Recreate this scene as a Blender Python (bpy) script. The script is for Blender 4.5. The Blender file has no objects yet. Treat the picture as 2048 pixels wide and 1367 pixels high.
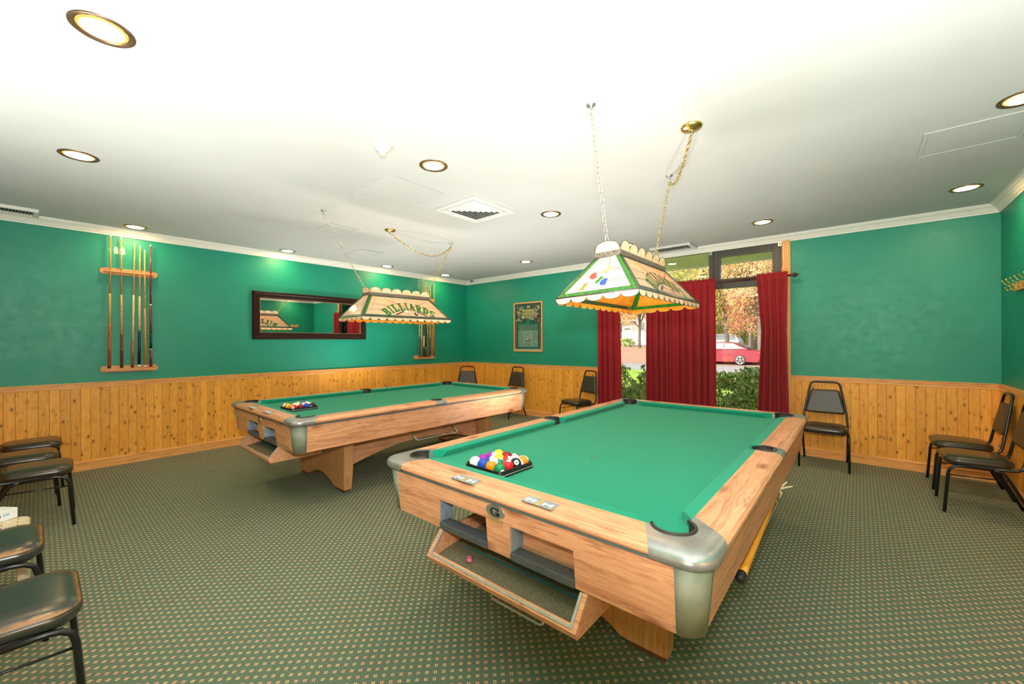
import bpy, bmesh, math, random
from mathutils import Vector, Matrix, Euler
from math import sin, cos, pi, radians as RAD, sqrt, atan2
random.seed(7)
SC = bpy.context.scene
COL = SC.collection

# ------------------------------------------------------------------ room numbers (metres)
XL, YB, XR, YF, ZC = -6.469, 6.056, 1.046, -0.56, 2.7025
CAM_Z = 1.3875
RAIL = 0.9624

# ------------------------------------------------------------------ material helpers
class NT:
    def __init__(s, name):
        s.m = bpy.data.materials.new(name); s.m.use_nodes = True
        s.t = s.m.node_tree; s.t.nodes.clear()
        s.out = s.t.nodes.new('ShaderNodeOutputMaterial')
    def n(s, typ, **kw):
        nd = s.t.nodes.new(typ)
        for k, v in kw.items():
            if k == 'inp':
                for kk, vv in v.items(): s.set(nd.inputs[kk], vv)
            else: setattr(nd, k, v)
        return nd
    def set(s, sock, v):
        if hasattr(v, 'links') or isinstance(v, bpy.types.NodeSocket): s.t.links.new(v, sock)
        elif isinstance(v, (tuple, list)) and sock.type == 'RGBA' and len(v) == 3: sock.default_value = (*v, 1)
        else: sock.default_value = v
    def math(s, op, a, b=None, c=None):
        nd = s.n('ShaderNodeMath', operation=op)
        for i, v in enumerate((a, b, c)):
            if v is not None: s.set(nd.inputs[i], v)
        return nd.outputs[0]
    def mix(s, f, a, b, blend='MIX'):
        nd = s.n('ShaderNodeMix', data_type='RGBA', blend_type=blend)
        s.set(nd.inputs[0], f); s.set(nd.inputs[6], a); s.set(nd.inputs[7], b)
        return nd.outputs[2]
    def coord(s, out='Object', scale=(1, 1, 1), loc=(0, 0, 0), rot=(0, 0, 0)):
        tc = s.n('ShaderNodeTexCoord'); mp = s.n('ShaderNodeMapping')
        s.t.links.new(tc.outputs[out], mp.inputs[0])
        mp.inputs['Scale'].default_value = scale; mp.inputs['Location'].default_value = loc; mp.inputs['Rotation'].default_value = rot
        return mp.outputs[0]
    def sep(s, v):
        nd = s.n('ShaderNodeSeparateXYZ'); s.t.links.new(v, nd.inputs[0]); return nd.outputs
    def noise(s, v, scale=5, detail=3, rough=.5, dist=0):
        nd = s.n('ShaderNodeTexNoise'); s.t.links.new(v, nd.inputs['Vector'])
        nd.inputs['Scale'].default_value = scale; nd.inputs['Detail'].default_value = detail
        nd.inputs['Roughness'].default_value = rough; nd.inputs['Distortion'].default_value = dist
        return nd.outputs[0]
    def ramp(s, f, stops):
        nd = s.n('ShaderNodeValToRGB'); s.set(nd.inputs[0], f)
        el = nd.color_ramp.elements
        while len(el) < len(stops): el.new(.5)
        for e, (p, c) in zip(el, stops):
            e.position = p; e.color = (*c, 1) if len(c) == 3 else c
        return nd.outputs[0]
    def bsdf(s, color, rough=.5, metal=0, spec=.5, bump=None, bstr=.3, bdist=.002, emis=None, estr=0, **kw):
        b = s.n('ShaderNodeBsdfPrincipled')
        s.set(b.inputs['Base Color'], color); s.set(b.inputs['Roughness'], rough); s.set(b.inputs['Metallic'], metal)
        s.set(b.inputs['Specular IOR Level'], spec)
        for k, v in kw.items(): s.set(b.inputs[k.replace('_', ' ')], v)
        if emis is not None:
            s.set(b.inputs['Emission Color'], emis); s.set(b.inputs['Emission Strength'], estr)
        if bump is not None:
            bp = s.n('ShaderNodeBump'); s.set(bp.inputs['Height'], bump)
            bp.inputs['Strength'].default_value = bstr; bp.inputs['Distance'].default_value = bdist
            s.t.links.new(bp.outputs[0], b.inputs['Normal'])
        s.t.links.new(b.outputs[0], s.out.inputs[0])
        return s.m

def plain(name, color, rough=.5, metal=0, spec=.5, var=.06, vscale=40, **kw):
    """a colour with a little procedural variation"""
    t = NT(name); v = t.coord()
    n = t.noise(v, vscale, 3)
    lo = tuple(max(0, c * (1 - var * 2)) for c in color); hi = tuple(min(1, c * (1 + var * 2)) for c in color)
    c = t.ramp(n, [(.3, lo), (.7, hi)])
    return t.bsdf(c, rough, metal, spec, **kw)

M = {}
# --- painted walls
def wall_paint():
    t = NT('green_wall_paint'); v = t.coord()
    n1 = t.noise(v, 1.6, 4); n2 = t.noise(v, 160, 2); n3 = t.noise(v, 14, 4)
    c = t.ramp(n1, [(.3, (.000, .245, .160)), (.7, (.001, .285, .190))])
    c = t.mix(t.math('MULTIPLY', t.math('GREATER_THAN', n2, .62), .25), c, (.02, .17, .09))
    r = t.ramp(n3, [(.3, (.44,) * 3), (.75, (.54,) * 3)])
    return t.bsdf(c, r, 0, .6, bump=n2, bstr=.25, bdist=.001)
M['wall'] = wall_paint()
def ceil_paint():
    t = NT('ceiling_paint'); v = t.coord()
    n1 = t.noise(v, 1.3, 5, .6); n2 = t.noise(v, 90, 2)
    c = t.ramp(n1, [(.3, (.495, .50, .487)), (.7, (.535, .54, .527))])
    return t.bsdf(c, .8, 0, .2, bump=n2, bstr=.15, bdist=.001)
M['ceil'] = ceil_paint()
M['crown'] = plain('crown_moulding_paint', (.80, .77, .70), .45, var=.015)
# --- carpet
def carpet():
    t = NT('carpet_pattern'); v = t.coord(loc=(.336, -1.96, 0))
    x, y, z = t.sep(v)
    u = t.math('DIVIDE', x, .025); i = t.math('ROUND', u); fu = t.math('SUBTRACT', u, i)
    par = t.math('MULTIPLY', t.math('FLOORED_MODULO', i, 2.0), .5)
    w = t.math('ADD', t.math('DIVIDE', y, .05), par); j = t.math('ROUND', w); fw = t.math('SUBTRACT', w, j)
    dx = t.math('MULTIPLY', fu, .025); dy = t.math('MULTIPLY', fw, .05)
    def spot(ax, ay, r):
        a = t.math('POWER', t.math('SUBTRACT', dx, ax), 2.0); b = t.math('POWER', t.math('SUBTRACT', dy, ay), 2.0)
        return t.math('LESS_THAN', t.math('ADD', a, b), r * r)
    cur = None
    for ax, ay in ((.0052, 0), (-.0052, 0), (0, .0052), (0, -.0052)):
        sp = spot(ax, ay, .0034)
        cur = sp if cur is None else t.math('MAXIMUM', cur, sp)
    mid = spot(0, 0, .0026)
    comb = t.n('ShaderNodeCombineXYZ'); t.set(comb.inputs[0], i); t.set(comb.inputs[1], j)
    wn = t.n('ShaderNodeTexWhiteNoise', noise_dimensions='2D'); t.t.links.new(comb.outputs[0], wn.inputs['Vector'])
    dot = t.ramp(wn.outputs[0], [(0, (.74, .38, .27)), (.5, (.80, .52, .32)), (1, (.70, .60, .30))])
    n = t.noise(t.coord(), 330, 2); n2 = t.noise(t.coord(), 1.1, 3)
    base = t.ramp(n, [(.34, (.060, .098, .072)), (.52, (.138, .205, .150)), (.70, (.27, .32, .25))])
    base = t.mix(t.math('MULTIPLY', n2, .25), base, (.07, .085, .035))
    c = t.mix(cur, base, dot); c = t.mix(mid, c, (.18, .05, .03))
    return t.bsdf(c, .95, 0, .1, bump=n, bstr=.5, bdist=.004)
M['carpet'] = carpet()
# --- pine boards: axis 'y' for the left wall, 'x' for the back one
def pine(name, axis, board=.0755, vertical=True, tint=1.0):
    t = NT(name); v = t.coord(); x, y, z = t.sep(v)
    a = {'x': x, 'y': y}[axis]
    u = t.math('DIVIDE', a, board); i = t.math('FLOOR', u); f = t.math('SUBTRACT', u, i)
    wn = t.n('ShaderNodeTexWhiteNoise', noise_dimensions='1D'); t.set(wn.inputs['W'], i)
    r = wn.outputs[0]
    comb = t.n('ShaderNodeCombineXYZ'); t.set(comb.inputs[0], a); t.set(comb.inputs[1], t.math('MULTIPLY', r, 37.0)); t.set(comb.inputs[2], t.math('MULTIPLY', z, .13))
    g = t.noise(comb.outputs[0], 55, 4, .6, 1.2)
    c2 = t.n('ShaderNodeCombineXYZ'); t.set(c2.inputs[0], t.math('MULTIPLY', a, 1.0)); t.set(c2.inputs[1], t.math('MULTIPLY', r, 13.0)); t.set(c2.inputs[2], t.math('MULTIPLY', z, .55))
    vo = t.n('ShaderNodeTexVoronoi'); t.t.links.new(c2.outputs[0], vo.inputs['Vector']); vo.inputs['Scale'].default_value = 17; vo.inputs['Randomness'].default_value = 1.0
    T = tint
    c = t.ramp(g, [(.25, (.76 * T, .275 * T, .026)), (.5, (.94 * T, .415 * T, .052)), (.75, (.98 * T, .53 * T, .10))])
    c = t.mix(t.math('MULTIPLY', r, .45), c, (.58 * T, .22 * T, .03))
    kn = t.noise(c2.outputs[0], 60, 3, .6); kd = t.math('ADD', vo.outputs[0], t.math('MULTIPLY', t.math('SUBTRACT', kn, .5), .34))
    halo = t.ramp(kd, [(.06, (1, 1, 1)), (.34, (0, 0, 0))])
    c = t.mix(t.math('MULTIPLY', halo, .6), c, (.44, .15, .020))
    knot = t.ramp(kd, [(.08, (1, 1, 1)), (.16, (0, 0, 0))])
    c = t.mix(t.math('MULTIPLY', knot, .85), c, (.15, .045, .012))
    h = t.ramp(f, [(0, (0, 0, 0)), (.05, (1, 1, 1)), (.95, (1, 1, 1)), (1, (0, 0, 0))])
    line = t.ramp(f, [(0, (1, 1, 1)), (.035, (0, 0, 0)), (.965, (0, 0, 0)), (1, (1, 1, 1))])
    c = t.mix(t.math('MULTIPLY', line, .7), c, (.22, .075, .012))
    return t.bsdf(c, .42, 0, .4, bump=h, bstr=.5, bdist=.004)
M['pine_y'] = pine('knotty_pine_boards_left', 'y')
M['pine_x'] = pine('knotty_pine_boards_back', 'x')
def wood(name, lo, mid, hi, axis='x', scale=9, stretch=.07, rough=.35, streak=(.3, .12, .05), sk=.6, spec=.4):
    t = NT(name)
    sc = {'x': (stretch, 1, 1), 'y': (1, stretch, 1), 'z': (1, 1, stretch)}[axis]
    v = t.coord(scale=sc)
    g = t.noise(v, scale * 6, 6, .68, 1.2)
    v2 = t.coord(scale=tuple(.05 if q < 1 else 1 for q in sc)); g2 = t.noise(v2, scale * 3.2, 4, .6, .8)
    c = t.ramp(g, [(.28, lo), (.5, mid), (.72, hi)])
    c = t.mix(t.math('MULTIPLY', t.ramp(g2, [(.555, (0, 0, 0)), (.585, (1, 1, 1)), (.615, (0, 0, 0))]), sk * .6), c, streak)
    vo = t.n('ShaderNodeTexVoronoi'); t.t.links.new(t.coord(scale=tuple(.45 if q < 1 else 1 for q in sc)), vo.inputs['Vector']); vo.inputs['Scale'].default_value = 8.5
    c = t.mix(t.math('MULTIPLY', t.ramp(vo.outputs[0], [(.08, (1, 1, 1)), (.27, (0, 0, 0))]), sk * .9), c, streak)
    return t.bsdf(c, rough, 0, spec)
TW = ((.48, .185, .082), (.71, .335, .178), (.82, .445, .26))
M['tw_x'] = wood('table_laminate_across', *TW, axis='x', sk=1.0, streak=(.27, .085, .035))
M['tw_y'] = wood('table_laminate_along', *TW, axis='y', sk=1.0, streak=(.27, .085, .035))
M['tw_z'] = wood('table_laminate_upright', (.42, .19, .07), (.58, .29, .12), (.66, .36, .17), axis='z')
M['trimwood_y'] = wood('pine_trim_left', (.70, .28, .065), (.85, .40, .12), (.92, .50, .20), axis='y', sk=.3)
M['trimwood_x'] = wood('pine_trim_back', (.70, .28, .065), (.85, .40, .12), (.92, .50, .20), axis='x', sk=.3)
M['trimwood_z'] = wood('pine_casing', (.70, .28, .065), (.85, .40, .12), (.92, .50, .20), axis='z', sk=.3)
M['rackwood'] = wood('cue_rack_wood', (.50, .20, .05), (.68, .31, .10), (.75, .38, .15), axis='y', sk=.2)
M['footwood'] = plain('foot_block_brown', (.13, .05, .025), .5)
# --- table cloth, metals
def felt(name, c0, c1):
    t = NT(name); v = t.coord(); n = t.noise(v, 420, 2); n2 = t.noise(v, 3, 3)
    c = t.ramp(n, [(.3, c0), (.7, c1)]); c = t.mix(t.math('MULTIPLY', n2, .2), c, (.03, .34, .21))
    vo = t.n('ShaderNodeTexVoronoi'); t.t.links.new(v, vo.inputs['Vector']); vo.inputs['Scale'].default_value = 26
    c = t.mix(t.math('MULTIPLY', t.math('LESS_THAN', vo.outputs[0], .035), .5), c, (.45, .62, .5))
    return t.bsdf(c, .9, 0, .15, bump=n, bstr=.2, bdist=.001, Sheen_Weight=.08)
M['felt'] = felt('billiard_cloth', (.004, .225, .125), (.010, .285, .168))
M['cushion'] = felt('cushion_cloth', (.004, .245, .145), (.010, .300, .185))
M['castmetal'] = plain('dull_cast_metal', (.34, .35, .34), .36, .6, var=.08, vscale=18)
M['post'] = plain('grey_corner_metal', (.235, .255, .195), .55, .1, var=.06, vscale=14)
M['ledge'] = plain('grey_ledge', (.09, .10, .11), .5, .2)
M['liner'] = plain('blue_grey_liner', (.27, .34, .43), .5, .3, var=.15, vscale=12)
M['striptrim'] = plain('dark_edge_strip', (.115, .155, .15), .5, .3)
M['rubber'] = plain('black_rubber', (.012, .012, .013), .5)
M['pocketdark'] = plain('pocket_leather', (.03, .022, .018), .55)
M['palemetal'] = plain('pale_metal_trim', (.42, .41, .38), .4, .4)
M['chrome'] = plain('chrome', (.72, .72, .72), .16, 1.0, var=.02)
M['brushed'] = plain('brushed_steel', (.55, .56, .55), .35, .9, var=.05)
M['white'] = plain('white_enamel', (.64, .64, .63), .4, var=.01)
M['black'] = plain('black_enamel', (.012, .012, .013), .3)
M['brass'] = plain('brass', (.80, .58, .20), .25, 1.0, var=.05)
M['bronze'] = plain('bronze_ring', (.20, .125, .075), .35, .8, var=.05)
M['goldplate'] = plain('gold_nameplate', (.62, .45, .2), .4, .6)
M['traymat'] = plain('speckled_tray_mat', (.17, .14, .085), .95, var=.4, vscale=300)
M['tealstripe'] = plain('teal_mat_stripe', (.02, .17, .17), .9)
M['pink'] = plain('pink_wrapper', (.72, .14, .20), .5, var=.4, vscale=120)
M['bluechalk'] = plain('blue_chalk', (.05, .22, .45), .8)
M['palechalk'] = plain('pale_chalk', (.60, .50, .45), .8)
# --- chair
def vinyl(name, base, worn=None, amt=0, rough=.27):
    t = NT(name); v = t.coord(); n = t.noise(v, 260, 2); n2 = t.noise(v, 9, 4, .6)
    c = t.mix(n2, base, tuple(b * 1.6 for b in base))
    if worn:  # seat top blends to this second tone towards its edges
        x, y, z = t.sep(v)
        e = t.math('MAXIMUM', t.math('DIVIDE', t.math('ABSOLUTE', x), .205), t.math('DIVIDE', t.math('ABSOLUTE', t.math('ADD', y, .05)), .19))
        f = t.ramp(t.math('ADD', t.math('MULTIPLY', n2, .32), t.math('MULTIPLY', e, .84)), [(.93, (0, 0, 0)), (1.06, (1, 1, 1))])
        top = t.ramp(z, [(.428, (0, 0, 0)), (.436, (1, 1, 1))])
        c = t.mix(t.math('MULTIPLY', t.math('MULTIPLY', f, top), amt), c, worn)
    return t.bsdf(c, rough, 0, .75, bump=n, bstr=.12, bdist=.001)
M['vinyl'] = vinyl('black_vinyl', (.030, .022, .013))
M['vinyl_back'] = vinyl('black_vinyl_back', (.030, .022, .013), rough=.46)
M['vinyl_worn'] = vinyl('worn_black_vinyl', (.022, .026, .022), (.42, .19, .05), .7)
M['tube'] = plain('black_tube', (.012, .012, .013), .25, .1)
# --- lamp glass
def art_glass(name, lo, hi, rough=.12, sc=3.0, trans=.0):
    t = NT(name); v = t.coord(scale=(1, .35, 1)); n = t.noise(v, sc * 4, 4, .6, 2.5)
    c = t.ramp(n, [(.35, lo), (.65, hi)]); m = t.bsdf(c, rough, 0, .5)
    if trans:
        b = t.out.inputs[0].links[0].from_node; tr = t.n('ShaderNodeBsdfTranslucent'); mx = t.n('ShaderNodeMixShader', inp={0: trans})
        t.t.links.new(c, tr.inputs[0]); t.t.links.new(b.outputs[0], mx.inputs[1]); t.t.links.new(tr.outputs[0], mx.inputs[2]); t.t.links.new(mx.outputs[0], t.out.inputs[0])
    return m
M['cream'] = art_glass('cream_glass', (.84, .62, .36), (.92, .84, .64), trans=.35)
M['cream2'] = art_glass('white_glass', (.76, .67, .52), (.84, .79, .68), trans=.35)
M['amber'] = art_glass('amber_glass_back', (.88, .34, .03), (.95, .50, .08), trans=.4)  # amber tone stands in for light glowing through the glass
M['ggreen'] = art_glass('green_glass', (.012, .12, .008), (.05, .25, .02), sc=9)
M['gdark'] = art_glass('dark_green_glass', (.025, .06, .03), (.06, .12, .065), sc=9)
M['lead'] = plain('lead_came', (.10, .09, .085), .4, .6)
M['filigree'] = plain('filigree_band', (.20, .165, .13), .5, .5, var=.35, vscale=160)
for nm, c in dict(gred=(.62, .06, .05), gblue=(.03, .08, .55), gyellow=(.75, .62, .12), gorange=(.72, .20, .015), gwhite=(.84, .83, .80), gblack=(.015, .015, .015), gsalmon=(.60, .19, .11)).items():
    M[nm] = plain('glass_' + nm[1:], c, .15)
# --- curtains
def curtain_mat():
    t = NT('burgundy_curtain'); v = t.coord(); n = t.noise(v, 300, 2)
    c = t.ramp(n, [(.3, (.235, .008, .014)), (.7, (.33, .016, .024))])
    return t.bsdf(c, .8, 0, .2, bump=n, bstr=.2, bdist=.001, Sheen_Weight=.1)
M['curtain'] = curtain_mat()
M['rod'] = plain('dark_wood_rod', (.05, .022, .012), .35)
M['winframe'] = plain('bronze_window_frame', (.075, .068, .060), .45, .2, var=.08)
def pane_glass():
    t = NT('window_glass')
    tr = t.n('ShaderNodeBsdfTransparent'); gl = t.n('ShaderNodeBsdfGlossy'); gl.inputs['Roughness'].default_value = .0
    fr = t.n('ShaderNodeFresnel'); fr.inputs[0].default_value = 1.45
    mx = t.n('ShaderNodeMixShader'); t.t.links.new(fr.outputs[0], mx.inputs[0]); t.t.links.new(tr.outputs[0], mx.inputs[1]); t.t.links.new(gl.outputs[0], mx.inputs[2])
    t.t.links.new(mx.outputs[0], t.out.inputs[0]); return t.m
M['pane'] = pane_glass()
def mirror_mat():
    t = NT('mirror_glass'); v = t.coord(); n = t.noise(v, 2, 2)
    return t.bsdf(t.ramp(n, [(0, (.90, .92, .91)), (1, (.93, .94, .93))]), .015, 1.0)
M['mirror'] = mirror_mat()
M['darkframe'] = wood('dark_mirror_frame', (.010, .003, .002), (.022, .007, .004), (.035, .012, .007), axis='y', rough=.45, sk=0, spec=.18)
M['frameedge'] = plain('frame_gilt_edge', (.35, .2, .09), .4)
def emit(name, color, strength):
    t = NT(name); e = t.n('ShaderNodeEmission'); e.inputs[0].default_value = (*color, 1); e.inputs[1].default_value = strength
    t.t.links.new(e.outputs[0], t.out.inputs[0]); return t.m
M['bulb'] = emit('downlight_diffuser', (1.0, .68, .32), 105)
M['lampbulb'] = emit('lamp_bulb', (1.0, .74, .42), 42)
M['amberglow'] = emit('amber_reflector', (1.0, .42, .07), 1.3)
M['resin'] = plain('beige_resin', (.66, .55, .38), .45)
M['box'] = plain('white_card', (.78, .80, .84), .5, var=.01)
M['ink'] = plain('dark_ink', (.03, .035, .05), .5)
M['cyanink'] = plain('blue_ink', (.25, .52, .68), .5)

# ------------------------------------------------------------------ mesh builder
class MB:
    def __init__(s): s.v = []; s.f = []; s.mi = []; s.sm = []
    def add(s, verts, faces, mi=0, smooth=False):
        b = len(s.v); s.v += [tuple(p) for p in verts]
        for f in faces: s.f.append(tuple(b + i for i in f)); s.mi.append(mi); s.sm.append(smooth)
        return s
    def box(s, x0, x1, y0, y1, z0, z1, mi=0):
        p = [(x0, y0, z0), (x1, y0, z0), (x1, y1, z0), (x0, y1, z0), (x0, y0, z1), (x1, y0, z1), (x1, y1, z1), (x0, y1, z1)]
        return s.add(p, [(0, 3, 2, 1), (4, 5, 6, 7), (0, 1, 5, 4), (1, 2, 6, 5), (2, 3, 7, 6), (3, 0, 4, 7)], mi)
    def bar(s, a, b, w, h=None, mi=0, up=(0, 0, 1)):
        a, b = Vector(a), Vector(b); d = (b - a).normalized(); up = Vector(up)
        if abs(d.dot(up)) > .98: up = Vector((1, 0, 0))
        x = d.cross(up).normalized(); y = x.cross(d); h = h or w
        P = [o + x * sx * w / 2 + y * sy * h / 2 for o in (a, b) for sx, sy in ((-1, -1), (1, -1), (1, 1), (-1, 1))]
        return s.add(P, [(0, 3, 2, 1), (4, 5, 6, 7), (0, 1, 5, 4), (1, 2, 6, 5), (2, 3, 7, 6), (3, 0, 4, 7)], mi)
    def tube(s, pts, r, n=10, mi=0, caps=True, closed=False):
        pts = [Vector(p) for p in pts]; N = len(pts); rr = r if isinstance(r, (list, tuple)) else [r] * N
        prev = None; V = []
        for i, p in enumerate(pts):
            if closed: t = pts[(i + 1) % N] - pts[i - 1]
            else: t = pts[min(i + 1, N - 1)] - pts[max(i - 1, 0)]
            t.normalize()
            if prev is None:
                q = Vector((0, 0, 1)) if abs(t.z) < .9 else Vector((1, 0, 0))
                x = t.cross(q).normalized()
            else:
                x = prev - t * prev.dot(t)
                x = x.normalized() if x.length > 1e-6 else t.orthogonal().normalized()
            prev = x; y = t.cross(x)
            V += [p + (x * cos(2 * pi * k / n) + y * sin(2 * pi * k / n)) * rr[i] for k in range(n)]
        F = []
        for i in range(N if closed else N - 1):
            j = (i + 1) % N
            F += [(i * n + k, i * n + (k + 1) % n, j * n + (k + 1) % n, j * n + k) for k in range(n)]
        s.add(V, F, mi, True)
        if caps and not closed:
            b = len(s.v) - len(V)
            s.f.append(tuple(b + k for k in reversed(range(n)))); s.mi.append(mi); s.sm.append(False)
            s.f.append(tuple(b + (N - 1) * n + k for k in range(n))); s.mi.append(mi); s.sm.append(False)
        return s
    def lathe(s, prof, c=(0, 0, 0), n=32, mi=0, axis='z', smooth=True):
        V = []
        for r, h in prof:
            for k in range(n):
                a = 2 * pi * k / n
                q = (r * cos(a), r * sin(a), h)
                if axis == 'y': q = (q[0], q[2], q[1])
                if axis == 'x': q = (q[2], q[0], q[1])
                V.append((q[0] + c[0], q[1] + c[1], q[2] + c[2]))
        F = [(i * n + k, i * n + (k + 1) % n, (i + 1) * n + (k + 1) % n, (i + 1) * n + k) for i in range(len(prof) - 1) for k in range(n)]
        return s.add(V, F, mi, smooth)
    def prism(s, poly, z0, z1, mi=0, fn=None):
        """poly in 2D extruded z0..z1; fn maps (x,y,z)->3D"""
        fn = fn or (lambda x, y, z: (x, y, z)); n = len(poly)
        V = [fn(x, y, z0) for x, y in poly] + [fn(x, y, z1) for x, y in poly]
        F = [tuple(reversed(range(n))), tuple(range(n, 2 * n))] + [(i, (i + 1) % n, n + (i + 1) % n, n + i) for i in range(n)]
        return s.add(V, F, mi)
    def sphere(s, c, r, n=16, m=10, mi=0, sq=(1, 1, 1)):
        V = []; F = []
        for i in range(m + 1):
            th = pi * i / m
            for k in range(n):
                a = 2 * pi * k / n
                V.append((c[0] + r * sq[0] * sin(th) * cos(a), c[1] + r * sq[1] * sin(th) * sin(a), c[2] + r * sq[2] * cos(th)))
        for i in range(m):
            F += [(i * n + k, (i + 1) * n + k, (i + 1) * n + (k + 1) % n, i * n + (k + 1) % n) for k in range(n)]
        return s.add(V, F, mi, True)
    def loft(s, rings, mi=0, cap=True, smooth=False):
        n = len(rings[0]); V = [p for r in rings for p in r]
        F = [(i * n + k, i * n + (k + 1) % n, (i + 1) * n + (k + 1) % n, (i + 1) * n + k) for i in range(len(rings) - 1) for k in range(n)]
        s.add(V, F, mi, smooth)
        if cap:
            b = len(s.v) - len(V)
            s.f.append(tuple(b + k for k in reversed(range(n)))); s.mi.append(mi); s.sm.append(False)
            s.f.append(tuple(b + (len(rings) - 1) * n + k for k in range(n))); s.mi.append(mi); s.sm.append(False)
        return s
    def build(s, name, mats, parent=None, bevel=0, fixn=True):
        me = bpy.data.meshes.new(name); me.from_pydata(s.v, [], s.f); me.validate()
        if not isinstance(mats, (list, tuple)): mats = [mats]
        for m in mats: me.materials.append(M[m] if isinstance(m, str) else m)
        if len(me.polygons) == len(s.f):
            me.polygons.foreach_set('material_index', s.mi); me.polygons.foreach_set('use_smooth', s.sm)
        if fixn:
            bm = bmesh.new(); bm.from_mesh(me); bmesh.ops.remove_doubles(bm, verts=bm.verts, dist=1e-6)
            bmesh.ops.recalc_face_normals(bm, faces=bm.faces); bm.to_mesh(me); bm.free()
        o = bpy.data.objects.new(name, me); COL.objects.link(o)
        if parent is not None: o.parent = parent
        if bevel:
            md = o.modifiers.new('bev', 'BEVEL'); md.width = bevel; md.segments = 2; md.limit_method = 'ANGLE'; md.angle_limit = RAD(40)
        return o

def thing(name, label, cat, loc=(0, 0, 0), rz=0, group=None):
    o = bpy.data.objects.new(name, None); COL.objects.link(o); o.empty_display_size = .1
    o.location = loc; o.rotation_euler = (0, 0, rz)
    return tag(o, label, cat, group)
def tag(o, label, cat, group=None, kind=None):
    if label: o['label'] = label
    if cat: o['category'] = cat
    if group: o['group'] = group
    if kind: o['kind'] = kind
    return o
def struct(o, label=None, cat=None):
    o['kind'] = 'structure'
    if label: o['label'] = label
    if cat: o['category'] = cat
    return o
def dup(root, loc, rz, label, group=None, rot=None):
    r = root.copy(); COL.objects.link(r); r.location = loc; r.rotation_euler = rot or (0, 0, rz)
    r['label'] = label
    if group: r['group'] = group
    for ch in list(root.children):
        c = ch.copy(); COL.objects.link(c); c.parent = r
        for g in list(ch.children):
            d = g.copy(); COL.objects.link(d); d.parent = c
    return r
def arc(cx, cy, r, a0, a1, n):
    return [(cx + r * cos(a0 + (a1 - a0) * i / n), cy + r * sin(a0 + (a1 - a0) * i / n)) for i in range(n + 1)]

# ------------------------------------------------------------------ camera
f_px, yaw, roll = 811.3, .7077, -.0044
fw = Vector((-sin(yaw), cos(yaw), 0)); r0 = Vector((cos(yaw), sin(yaw), 0)); u0 = r0.cross(fw)
rr = r0 * cos(roll) + u0 * sin(roll); uu = -r0 * sin(roll) + u0 * cos(roll)
cd = bpy.data.cameras.new('camera'); cam = bpy.data.objects.new('camera', cd); COL.objects.link(cam)
cam.matrix_world = Matrix(((rr.x, uu.x, -fw.x, 0), (rr.y, uu.y, -fw.y, 0), (rr.z, uu.z, -fw.z, CAM_Z), (0, 0, 0, 1)))
cd.sensor_width = 36; cd.sensor_fit = 'HORIZONTAL'; cd.lens = f_px * 36 / 2048; cd.clip_start = .02; cd.clip_end = 300
SC.camera = cam

# ------------------------------------------------------------------ room shell
WX0, WX1, WZ0, WZ1 = -3.21, -0.72, .06, 2.66       # window hole
T = .16
struct(MB().box(XL - T, XR + T, YF - T, YB + T, -.12, 0).build('floor', 'carpet'))
struct(MB().box(XL - T, XR + T, YF - T, YB + T, ZC, ZC + .12).build('ceiling', 'ceil'))
struct(MB().box(XL - T, XL, YF - T, YB + T, 0, ZC).build('wall_left', 'wall'))
struct(MB().box(XR, XR + T, YF - T, YB + T, 0, ZC).build('wall_right', 'wall'))
struct(MB().box(XL, XR, YF - T, YF, 0, ZC).build('wall_front', 'wall'))
b = MB()
b.box(XL, WX0, YB, YB + T, 0, ZC); b.box(WX1, XR, YB, YB + T, 0, ZC); b.box(WX0, WX1, YB, YB + T, 0, WZ0); b.box(WX0, WX1, YB, YB + T, WZ1, ZC)
wb = struct(b.build('wall_back', 'wall'))
# filler patches of bare plaster beside the window casing and on the left wall
def blob(name, pts3, nrm, parent=None):
    pass
# wainscot boards
WT = .016
CX0, CX1 = WX0 - .078, -.642                          # outer edges of the window casing
struct(MB().box(XL, XL + WT, YF, YB, .09, RAIL - .055).build('trim_1', 'pine_y'), 'knotty pine wainscot boards on the wall with the long mirror')
bb = MB().box(XL + WT, CX0, YB - WT, YB, .09, RAIL - .055).box(CX1, XR - WT, YB - WT, YB, .09, RAIL - .055)
struct(bb.build('trim_2', 'pine_x'), 'knotty pine wainscot boards on both sides of the window')
struct(MB().box(XR - WT, XR, YF, YB, .09, RAIL - .055).build('trim_3', 'pine_y'), 'knotty pine wainscot boards below the coat hooks')
struct(MB().box(XL + WT, XR - WT, YF, YF + WT, .09, RAIL - .055).build('trim_4', 'pine_x'))

def sweep_wall(mb, prof, wall, a0, a1):
    """prof: (out, z) pairs; wall L,B,R,F; a0..a1 along wall; ends mitred by the caller's numbers"""
    R = []
    for a, sg in ((a0, 1), (a1, -1)):
        ring = []
        for o, z in prof:
            if wall == 'L': ring.append((XL + o, a, z))
            if wall == 'R': ring.append((XR - o, a, z))
            if wall == 'B': ring.append((a, YB - o, z))
            if wall == 'F': ring.append((a, YF + o, z))
        R.append(ring)
    return mb.loft(R)
rail = [(0, RAIL - .062), (.018, RAIL - .062), (.020, RAIL - .055), (.016, RAIL - .05), (.016, RAIL - .036), (.024, RAIL - .032), (.024, RAIL - .024), (.019, RAIL - .02), (.019, RAIL - .012), (.03, RAIL - .008), (.03, RAIL), (0, RAIL)]
base = [(0, 0), (.02, 0), (.02, .078), (.026, .082), (.026, .09), (.022, .094), (.024, .1), (.018, .106), (0, .108)]
crown = [(0, ZC - .083), (.012, ZC - .083), (.014, ZC - .070), (.024, ZC - .062), (.03, ZC - .05), (.048, ZC - .03), (.062, ZC - .024), (.066, ZC - .014), (.078, ZC - .012), (.082, ZC), (0, ZC)]
EPS = .0
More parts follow.
